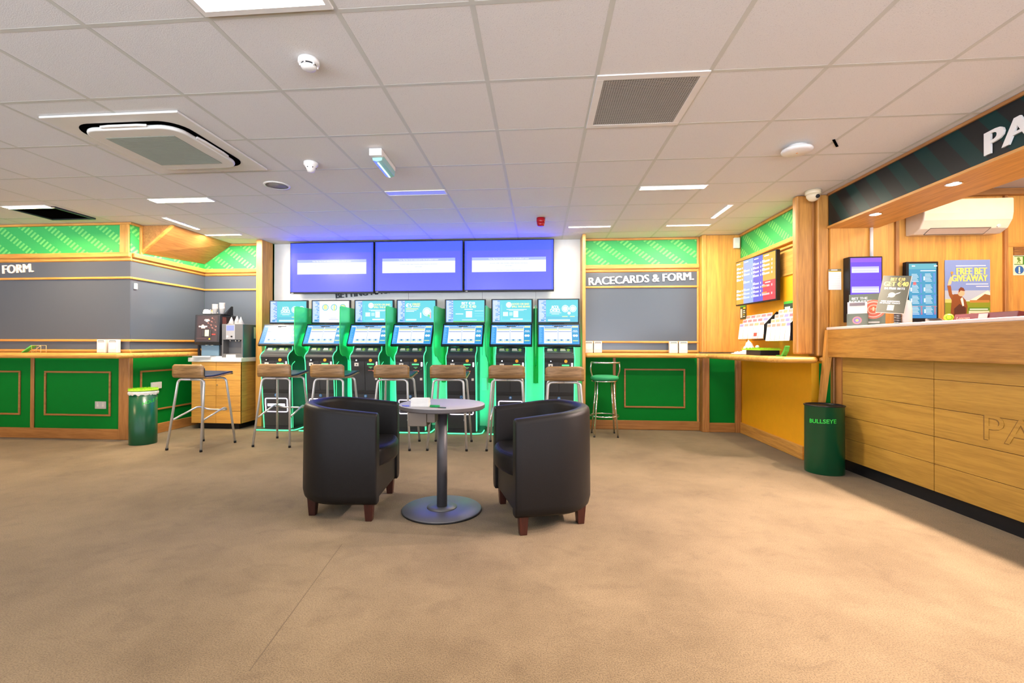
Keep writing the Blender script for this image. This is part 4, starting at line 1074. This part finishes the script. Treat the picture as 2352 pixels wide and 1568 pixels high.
MB().lathe([(0, -.050), (.006, -.050), (.005, -.053), (0, -.053)], n=12).build('indicator', paint((225, 150, 90)), t)
t = thing('red_beacon', 'red fire alarm beacon on the ceiling above the right television', 'alarm', (.016, 5.42, WT))
MB().lathe([(0, 0), (.050, 0), (.050, -.045), (.047, -.052)], n=28).build('base', 'red', t)
MB().lathe([(.047, -.052), (.040, -.088), (.030, -.094), (0, -.095)], n=28).build('lens', 'red', t)
t = thing('security_camera', 'cream dome security camera on the ceiling above the wood column', 'security camera', (2.585, 4.66, WT))
MB().lathe([(0, 0), (.068, 0), (.066, -.03), (.060, -.036)], n=32).build('base', plain('cam_cream', (.72, .62, .42, 1), .3), t)
MB().lathe([(.060, -.036), (.055, -.062), (.036, -.088), (.014, -.098), (0, -.10)], n=32).build('dome', plain('cam_cream', (.72, .62, .42, 1), .2), t)
MB().lathe([(0, 0), (.016, 0), (.019, -.010), (.012, -.022), (0, -.024)], n=18).build('lens', 'black', t, (.012, -.046, -.060), (math.radians(-60), 0, 0))
# missing tile
t = thing('open_ceiling_tile', 'black opening where a ceiling tile is missing on the left', 'ceiling tile', (-5.44, 4.82, WT))
MB().box(-.25, .26, -.22, .20, -.001, .004).build('opening', 'dark', t)
MB().box(-.27, .28, -.24, -.22, -.014, .004).box(-.27, -.25, -.22, .20, -.014, .004).box(.26, .28, -.22, .20, -.014, .004).box(-.27, .28, .20, .22, -.014, .004).build('edge_frame', 'blackm', t)
o = MB().box(-.0, .16, -.004, .012, -.003, 0).build('ceiling_crack', 'dark', loc=(2.085, 3.50, WT), rot=(0, 0, .9)); tag(o, 'dark gap beside a lifted tile right of the disc alarm', 'gap')
t = thing('motion_sensor', 'white motion sensor high in the corner left of the angled television', 'motion sensor', (2.60, 6.40, 2.50))
MB().box(-.05, .03, -.02, .02, -.07, .07).build('housing', 'white', t, bevel=.01, seg=3)
MB().box(-.035, .015, -.024, -.020, -.055, -.01).build('lens', plain('sensor_lens', (.8, .78, .7, 1), .3), t)

# ================================================================ RIGHT SIDE WALL ITEMS
t = thing('angled_television', 'television showing yellow, blue and red odds lists on the right side wall', 'television', (2.520, 5.725, 1.646), math.atan2(-.83, .089))
MB().box(-.417, .417, 0, .045, 0, .552).build('housing', 'black', t, bevel=.004)
od = [('r', 0, 1, 0, 1, (225, 165, 60)), ('r', .21, .47, 0, 1, (150, 170, 230)), ('r', .47, .71, 0, 1, (100, 90, 205)), ('r', .71, 1, 0, .42, (215, 60, 75))]
rr = random.Random(2)
for (a, b, c, ks) in ((.02, .20, WH, (1, 2, 3, 4, 7, 8, 9)), (.22, .46, (220, 230, 250), (2, 3, 5, 7, 8, 9)), (.48, .70, (235, 235, 250), (1, 2, 3, 4, 6, 7, 8, 9)), (.72, .97, WH, (1, 2, 3, 4)), (.72, .97, (250, 225, 225), (7, 9))):
    for k in ks:
        z = .90 - k * .088
        od += [('r', a, a + .06, z + .045, z + .058, c), ('t', '888888', a, z, .058, c, 'L', (b - a) * .70), ('r', b - .03, b - .01, z, z + .045, c)]
for a in (.05, .27, .53, .78): od.append(('r', a, a + .11, .93, .955, (245, 240, 240)))
od += [('r', .80, .92, .36, .385, (245, 210, 210)), ('r', .72, .84, .285, .31, (245, 170, 70)), ('r', .72, .84, .155, .175, (245, 170, 70))]
display('screen', t, .81, .525, od, (0, -.0012, .278), st=1.0)
MB().box(-.2, .2, .05, .066, .10, .45).build('wall_bracket', 'black', t)
def on_side(name, label, cat, y, z):
    return thing(name, label, cat, (2.655, y, z), -PI / 2)
def poster_mini(y, z, w, h, label):
    t = on_side('wall_poster', label, 'poster', y, z); t.location.x = 2.645
    display('poster_sheet', t, w, h, [('r', 0, 1, 0, 1, (44, 66, 48)), ('r', 0, 1, .88, 1, (70, 180, 60)), ('r', .06, .38, .1, .74, (205, 210, 205)), ('r', .55, .95, .72, .84, (235, 215, 40)), ('r', .55, .85, .55, .62, WH), ('r', .55, .9, .42, .48, WH), ('r', .55, .8, .28, .34, (230, 200, 60)), ('r', .55, .88, .15, .2, WH)], (0, -.001, 0), lit=False, thick=.002)
poster_mini(6.33, 1.585, .17, .18, 'dark green poster at the lower left corner of the angled television')
poster_mini(5.14, 1.515, .34, .22, 'dark green poster beside the column, right of the angled television')
def rack(yc, z0, w, cols, rows, label, seed):
    t = on_side('leaflet_rack', label, 'leaflet rack', yc, z0)
    MB().box(-w / 2, w / 2, -.16, 0, 0, .004).prism([(-.165, 0), (0, 0), (0, .30), (-.03, .315), (-.165, .17)], 'X', w / 2, w / 2 + .004).build('rack_frame', 'black', t)
    r = random.Random(seed); cw = w / cols
    for i in range(rows):
        y = -.03 - .04 * (rows - 1 - i); zz = .205 + .05 * i - (.02 if rows > 3 else 0)
        y = -.16 + i * .04
        for j in range(cols):
            x = -w / 2 + cw * (j + .5)
            c = r.choice([(226, 150, 140), (150, 145, 200), (232, 170, 130), (200, 120, 130), (228, 160, 150)])
            o = display('betting_slip', t, cw * .90, .19, [('r', 0, 1, 0, 1, (246, 242, 240)), ('r', .06, .94, .80, .96, c), ('r', .1, .9, .62, .63, (210, 205, 205)), ('r', .1, .9, .40, .41, (210, 205, 205)), ('r', .1, .5, .06, .10, (190, 190, 190))] + ([('r', .15, .85, .14, .36, (225, 80, 70))] if (i == 0 and j == 3 and seed == 1) else []), (x, y, zz - .095), (-.12, 0, 0), lit=False, thick=.004)
    return t
rack(5.76, 1.215, .66, 5, 3, 'left white slip rack under the angled television', 1)
rack(5.13, 1.205, .50, 5, 4, 'right white slip rack next to the wood column', 2)
# things on the deep shelf
ZS = 1.0455
t = thing('crumpled_paper', 'crumpled white newspaper on the right shelf below the left slip rack', 'paper', (2.47, 5.78, ZS))
def crumple(w, d, h, seed, n=14):
    g = MB(); r = random.Random(seed); vs = []
    for i in range(n + 1):
        for j in range(n + 1):
            u, v = i / n, j / n
            e = math.sin(PI * u) * math.sin(PI * v)
            z = .004 + h * (e ** .7) * (.55 + .45 * math.sin(7 * u + 3 * v + seed)) * (0.6 + .4 * r.random())
            vs.append(((u - .5) * w, (v - .5) * d, z))
    fs = [(i * (n + 1) + j, i * (n + 1) + j + 1, (i + 1) * (n + 1) + j + 1, (i + 1) * (n + 1) + j) for i in range(n) for j in range(n)]
    return g.add(vs, fs)
crumple(.16, .20, .19, 2).build('folded_sheet', 'kraft', t)
crumple(.20, .26, .05, 5).build('flat_sheet', 'kraft', t, (-.02, .10, 0))
t = thing('grass_tray', 'black tray topped with artificial grass on the right shelf', 'tray', (2.45, 5.38, ZS))
MB().box(-.10, .10, -.17, .17, 0, .055).build('box', 'black', t, bevel=.004)
g = MB().box(-.11, .11, -.19, .27, .055, .068); r = random.Random(9)
for k in range(500):
    x, y = r.uniform(-.11, .11), r.uniform(-.19, .27); g.add([(x - .002, y, .066), (x + .002, y, .066), (x + r.uniform(-.008, .008), y + r.uniform(-.008, .008), .084)], [(0, 1, 2)])
g.build('grass_top', 'grass', t)['kind'] = 'stuff'
t2 = thing('golf_ball', 'white golf ball resting on the grass topped tray', 'ball', (2.45, 5.50, ZS + .068 + .021))
MB().lathe([(.021 * math.sin(PI * k / 10), -.021 * math.cos(PI * k / 10)) for k in range(11)], n=18).build('ball', 'kraft', t2)
t = thing('leaf_strip', 'curled strip of green artificial grass beside the column on the shelf', 'grass strip', (2.42, 4.98, ZS))
MB().prism([(.0, 0), (.12, 0), (.17, .05), (.19, .10), (.175, .105), (.14, .055), (.10, .012), (0, .010)], 'X', -.02, .02).build('strip', paint((70, 160, 50)), t, rot=(0, 0, PI))

# ================================================================ SIGN FASCIA OVER THE COUNTER
t = thing('counter_fascia', 'dark striped fascia with white PA letters over the counter', 'sign', (2.78, 2.6, 2.28))
MB().box(0, .10, -3.6, 2.155, .022, .317).build('sign_face', 'stripes', t)
MB().box(-.018, .45, -3.6, 2.155, 0, .022).build('timber_soffit', 'oaky', t, bevel=.004)
MB().box(-.014, 0, -3.6, 2.155, .315, .336).build('top_trim', 'dky', t)
d = Vector((0, -1, .045)).normalized()
MB().text('PA', (-.002, .55, .058), .205, d, (0, 0, 1), .012, off=0.0, width=.28, bold=.045).build('letters', 'txtw', t)
for k, y in enumerate((1.66, .90)):
    sp = MB().lathe([(.040, -.004), (.050, -.004), (.050, 0), (.040, 0)], (.09, y, 0), n=28, cap=False).build('spotlight_rim', 'chrome', t)
    MB().lathe([(0, -.0025), (.040, -.0025), (.040, 0), (0, 0)], (.09, y, 0), n=24).build('spotlight_lens', emis((235, 235, 255), 30), t)
for y, pw in ((4.16, 150), (3.50, 300), (2.74, 360), (1.98, 350), (1.22, 300), (.46, 230)):
    spot('soffit_spot', (3.02, y, 2.272), pw * 1.2, (1.0, .79, .71), 72, .6, .02, (0, math.radians(38), 0))

# ================================================================ COUNTER
t = thing('service_counter', 'long oak service counter with carved PA on its front, right side', 'counter', (2.8125, 2.6, 0), .0351)
MB().box(0, .04, -3.6, 2.14, 1.045, 1.302).build('front_rail', 'rail', t, bevel=.004)
MB().box(-.004, .62, -3.6, 2.12, 1.302, 1.328).build('counter_top', plain('counter_top_pale', (.74, .62, .56, 1), .35), t, bevel=.006)
g = MB()
zs = [.10, .299, .497, .704, .911, 1.045]
for (a, b) in ((1.053, 2.02), (-.078, 1.047), (-1.209, -.084), (-2.3, -1.215)):
    for z0, z1 in zip(zs, zs[1:]):
        g.box(.08, .10, a, b, z0 + .0016, z1 - .0016)
g.build('front_panels', 'cpan', t, bevel=.0015)
MB().box(.10, .60, -3.6, 2.04, .10, 1.30).build('carcass', 'dky', t)
MB().box(.10, .13, -3.6, 2.04, 0, .10).build('plinth', 'black', t)
MB().prism([(-.085, .45), (-.045, .45), (.035, 1.04), (.035, 1.30), (-.004, 1.30)], 'Y', 2.10, 2.138).build('end_bracket', 'oakz', t)
MB().box(.07, .10, 2.025, 2.095, 0, 1.045).build('end_post', 'dkz', t)
MB().text('PA', (.0795, .683, .548), .235, (0, -1, 0), (0, 0, 1), .0012, off=-.002, width=.32).build('carving_shade', plain('carved', (.20, .10, .02, 1), .6), t)  # offset dark copy paints the shade along the carved edges
MB().text('PA', (.0785, .675, .553), .235, (0, -1, 0), (0, 0, 1), .0012, off=-.002, width=.32).build('carved_letter_faces', 'cpan', t)

# things on the counter
ZK = 1.3285
def lean(name, label, cat, x, y, w, h, items, rz, tilt, base=True):
    t = thing(name, label, cat, (x, y, ZK), rz)
    display('printed_sheet', t, w, h, items, (0, 0, h / 2 * math.cos(tilt) + .004), (-tilt, 0, 0), lit=False, thick=.004)
    MB().box(-w / 2, w / 2, -.01, .09, 0, .004).build('foot', 'white', t)
    return t
lean('roulette_card', 'grey green promotional card with an orange roulette wheel on the counter', 'leaflet', 2.93, 4.46, .26, .29,
     [('r', 0, 1, 0, 1, (120, 132, 118)), ('t', 'BET THE', .30, .83, .09, WH, 'C'), ('t', 'ROULETTE', .32, .72, .10, WH, 'C'), ('c', .68, .50, .30, (232, 140, 115)), ('c', .68, .50, .25, (245, 215, 200)), ('c', .68, .50, .22, (230, 120, 95)), ('c', .68, .50, .15, (245, 205, 185)), ('c', .68, .50, .12, (228, 120, 85)), ('t', '+', .68, .42, .22, (255, 225, 190), 'C'), ('r', .45, .85, .07, .12, (235, 235, 230))], math.radians(-38), .15)
t = thing('leaflet_box', 'white and dark leaflet box in front of the roulette card', 'leaflet holder', (2.822, 4.420, ZK), math.radians(-38))
MB().box(-.075, .075, 0, .05, 0, .11).build('holder', paint((92, 100, 88)), t, bevel=.002)
MB().box(-.07, .07, .012, .022, .11, .215).build('leaflets', 'kraft', t)
display('front_print', t, .13, .10, [('r', 0, 1, 0, 1, (95, 105, 92)), ('c', .5, .45, .34, (215, 130, 140)), ('c', .5, .45, .24, (120, 110, 170)), ('c', .5, .45, .12, (240, 190, 110))], (0, -.0006, .055), lit=False)
MB().box(-.055, .055, .0105, .0118, .18, .208).build('leaflet_heading', paint((120, 110, 115)), t)
t = thing('offer_sign', 'tilted grey green sign reading BET €10 GET €40 on a stand on the counter', 'sign', (2.95, 4.17, ZK), math.radians(-42))
display('sign_face', t, .182, .335, [('r', 0, 1, 0, 1, (104, 106, 92)), ('t', 'BET €10', .55, .86, .10, (250, 215, 130), 'C', .5), ('t', 'GET €40', .52, .71, .15, (250, 225, 130), 'C', .86), ('t', 'IN FREE BETS', .5, .62, .08, WH, 'C', .72), ('c', .45, .47, .07, (185, 190, 175)), ('p', [(.3, .40), (.7, .52), (.75, .56), (.35, .44)], WH), ('t', 'NEW CUSTOMERS', .45, .28, .05, WH, 'C', .66), ('t', 'IN STORE TODAY', .45, .23, .05, WH, 'C', .72), ('r', .38, .62, .05, .20, (205, 195, 180))], (0, 0, .255), (-.35, .12, 0), lit=False, thick=.006)
MB().box(-.094, .094, .0, .014, -.17, .17).build('acrylic_back', plain('clear_edge', (.85, .8, .75, 1), .1), t, (0, .002, .255), (-.35, .12, 0), bevel=.004)
MB().cyl((.02, .06, 0), (.02, .06, .15), .024, n=20).build('coiled_stem', 'blackm', t)
g = MB()
for k in range(8): g.lathe([(.024, -.003), (.030, 0), (.024, .003), (.024, -.003)], (.02, .06, .02 + k * .015), n=20)
g.build('stem_rings', 'chrome', t)
o = MB().lathe([(0, 0), (.030, 0), (.032, .012), (.032, .13), (.027, .18), (.015, .20), (0, .205)], n=28).build('white_canister', 'kraft', loc=(3.035, 4.14, ZK)); tag(o, 'white rounded canister beside the tilted offer sign', 'canister')
t = thing('card_reader', 'small dark card reader on the counter under the blue portrait screen', 'card reader', (2.98, 3.80, ZK), math.radians(-30))
MB().prism([(-.07, 0), (.07, 0), (.07, .035), (-.07, .012)], 'X', -.045, .045).build('body', 'steel', t, bevel=.004)
MB().add([(-.035, -.055, .0165), (.035, -.055, .0165), (.035, .055, .0345), (-.035, .055, .0345)], [(0, 1, 2, 3)]).build('keypad', 'black', t)
t = thing('terminal_back', 'low maroon computer lying on the counter below the poster', 'computer', (2.97, 3.34, ZK), -PI / 2 + .12)
MB().prism([(-.06, 0), (.10, 0), (.08, .030), (-.05, .044)], 'X', -.195, .195).build('case', plain('maroon', (.16, .025, .03, 1), .35), t, bevel=.003)
display('logo', t, .36, .042, [('t', 'Lenovo', .03, .10, .6, (225, 150, 130), 'L'), ('r', .42, .58, .15, .9, (235, 200, 195))], (0, -.0615, .022), (-.18, 0, 0), lit=False)
t = thing('green_ball_badge', 'yellow green ball with a dark ring on the counter by the poster', 'ball', (2.90, 3.58, ZK + .027), -.6)
MB().lathe([(.027 * math.sin(PI * k / 12), -.027 * math.cos(PI * k / 12)) for k in range(13)], n=24).build('ball', paint((190, 225, 40)), t)
MB().tube([(.016 * math.cos(k * PI / 10), -.0225, .016 * math.sin(k * PI / 10)) for k in range(20)], .002, 6, closed=True).build('ring', paint((90, 150, 20)), t)

# ================================================================ SERVERY WALL ITEMS
YW = 4.757
t = thing('paper_notice', 'small white paper notice with dark header left of the purple screen', 'notice', (2.835, YW + .0, 1.79))
display('sheet', t, .115, .20, [('r', 0, 1, 0, 1, (250, 246, 238)), ('r', 0, 1, .90, 1, (120, 110, 80)), ('r', 0, 1, .86, .90, (235, 190, 60)), ('r', .2, .7, .93, .97, WH)] + [('r', .12, .88, .2 + k * .11, .21 + k * .11, (225, 222, 215)) for k in range(6)], (0, -.001, 0), lit=False, thick=.002)
PU = (98, 62, 215)
t = thing('portrait_television', 'tall purple screen with two pale message bars on the servery wall', 'television', (3.050, 4.655, 1.374), math.radians(-2))
MB().box(-.145, .145, 0, .09, 0, .615).build('housing', 'black', t, bevel=.004)
display('screen', t, .268, .585, [('r', 0, 1, 0, 1, PU), ('r', 0, 1, .93, 1, (135, 80, 215)), ('r', .04, .92, .76, .86, (210, 210, 250)), ('r', .04, .92, .83, .86, (185, 180, 245)), ('r', .04, .92, .44, .54, (210, 210, 250)), ('r', .04, .92, .51, .54, (185, 180, 245)), ('r', .1, .86, .79, .795, (175, 175, 230)), ('r', .1, .86, .47, .475, (175, 175, 230)), ('r', 0, 1, .64, .642, (70, 45, 180))], (0, -.001, .31), st=1.0)
MB().box(-.1, .1, .09, .099, .2, .4).build('wall_bracket', 'black', t)
pt = [('r', 0, 1, 0, 1, (60, 150, 185)), ('r', 0, 1, .0, .10, (35, 130, 190)), ('r', .0, 1, .90, 1, (95, 175, 190))]
for (x) in (.10, .55):
    for q in range(4):
        z = .80 - q * .20
        for k in range(6):
            pt.append(('r', x, x + .20 + .05 * ((k * 7) % 3) / 2, z - k * .026, z - k * .026 + .010, (225, 235, 245)))
            pt.append(('r', x + .30, x + .36, z - k * .026, z - k * .026 + .014, (120, 130, 225) if q < 3 else (225, 90, 90)))
        pt.append(('r', x - .06, x - .01, z - .11, z - .04, WH))
pt += [('r', .05, .95, .215, .22, (220, 110, 110)), ('r', .05, .95, .415, .42, (70, 100, 210)), ('r', .04, .16, .94, .96, WH), ('r', .84, .96, .94, .96, WH), ('r', .35, .90, .855, .87, WH), ('c', .14, .63, .03, (235, 110, 110))]
t = thing('portrait_monitor', 'portrait screen full of teal odds tables on the servery wall', 'television', (3.565, 4.68, 1.375))
MB().box(-.14, .14, 0, .05, 0, .565).build('housing', 'black', t, bevel=.006)
display('screen', t, .24, .51, pt, (0, -.001, .29), st=.95)
MB().box(-.08, .08, .05, .078, .2, .4).build('wall_bracket', 'black', t)
# poster: generic jockey holding up a trophy
po = [('r', 0, 1, 0, 1, (128, 150, 205)), ('r', 0, 1, .30, .50, (180, 190, 205)), ('p', [(0, .30), (.55, .34), (.95, .50), (1, .46), (1, .30)], (240, 225, 205)), ('p', [(.66, .32), (.88, .44), (1, .42), (1, .32)], (150, 95, 40)), ('r', 0, 1, .0, .32, (140, 150, 30)), ('r', 0, .15, .30, .36, (235, 205, 110)),
      ('r', .55, .98, .30, .34, (190, 130, 60)), ('p', [(.05, .58), (.13, .58), (.16, .44), (.24, .42), (.15, .34), (.09, .42)], (150, 85, 30)), ('p', [(.12, .10), (.15, .36), (.20, .44), (.33, .44), (.46, .34), (.50, .24), (.46, .0), (.14, .0)], (140, 75, 25)),
      ('p', [(.20, .0), (.20, .2), (.32, .28), (.46, .22), (.46, .0)], (85, 40, 20)), ('c', .36, .455, .052, (235, 180, 140)), ('p', [(.30, .46), (.305, .52), (.35, .555), (.41, .54), (.445, .49), (.41, .49), (.35, .50)], (125, 60, 25)), ('p', [(.34, .36), (.38, .39), (.40, .36), (.42, .25), (.385, .24)], (245, 235, 225)),
      ('p', [(.055, .58), (.13, .60), (.17, .70), (.12, .73), (.08, .66)], (240, 195, 150)), ('c', .155, .79, .022, (200, 150, 60)), ('r', .145, .165, .735, .78, (190, 130, 50)),
      ('r', .24, .90, .895, .91, (235, 225, 235)), ('t', 'FREE BET', .92, .76, .135, (245, 225, 110), 'R', .66), ('t', 'GIVEAWAY', .93, .65, .125, (245, 225, 110), 'R', .78), ('r', .46, .95, .595, .61, (235, 225, 235)), ('r', .68, .96, .555, .57, (235, 225, 235)),
      ('r', .52, .97, .0, .22, (90, 140, 40)), ('r', .54, .94, .18, .20, (240, 235, 225)), ('r', .52, .97, .0, .165, (245, 225, 190)), ('r', .55, .70, .12, .125, (120, 90, 70)), ('r', .62, .84, .08, .085, (120, 90, 70)), ('r', .56, .9, .04, .045, (120, 90, 70))]
t = thing('free_bet_poster', 'FREE BET GIVEAWAY poster of a jockey raising a trophy', 'poster', (4.015, YW, 1.675))
display('poster_sheet', t, .395, .575, po, (0, -.001, 0), lit=False, thick=.002)
t = thing('safety_sign', 'green and blue safety pictogram sign at the right edge of the picture', 'sign', (4.62, 4.75, 1.905))
display('sign_sheet', t, .43, .185, [('r', 0, 1, 0, 1, (235, 225, 195)), ('r', .02, .24, .53, .97, (70, 130, 30)), ('r', .02, .19, .57, .93, (230, 230, 170)), ('c', .105, .84, .07, (110, 140, 60)), ('p', [(.07, .60), (.10, .74), (.08, .78), (.14, .80), (.16, .72), (.12, .70), (.15, .60), (.13, .60), (.105, .68), (.09, .60)], (110, 140, 60)), ('r', .29, .98, .53, .97, (40, 110, 20)), ('c', .12, .27, .21, (45, 100, 165)), ('r', .105, .135, .20, .42, (235, 225, 195)), ('c', .12, .14, .05, (235, 225, 195)), ('r', .29, .98, .06, .47, (40, 100, 170))], (0, -.001, 0), lit=False, thick=.002)
t = thing('wall_air_conditioner', 'cream wall air conditioner high on the servery wall', 'air conditioner', (3.845, 4.757, 2.19))
prof = [(0, .0), (-.10, -.005), (-.17, .03), (-.215, .10), (-.225, .16), (-.225, .29), (0, .29)]
MB().prism(prof, 'X', -.375, .375).build('casing', plain('ac_cream', (.78, .66, .5, 1), .35), t, bevel=.012, seg=3)
MB().add([(-.29, -.105, -.0065), (.22, -.105, -.0065), (.22, -.180, .034), (-.29, -.180, .034)], [(0, 1, 2, 3)]).build('air_flap', plain('ac_flap', (.72, .55, .40, 1), .4), t)
MB().tube([(-.29, -.104, -.008), (-.29, -.182, .034), (.22, -.182, .034), (.22, -.104, -.008), (-.29, -.104, -.008)], .0022, 6).build('flap_gap', 'black', t)
MB().cyl((.28, -.19, .045), (.28, -.175, .055), .014).build('sensor_window', 'white', t)
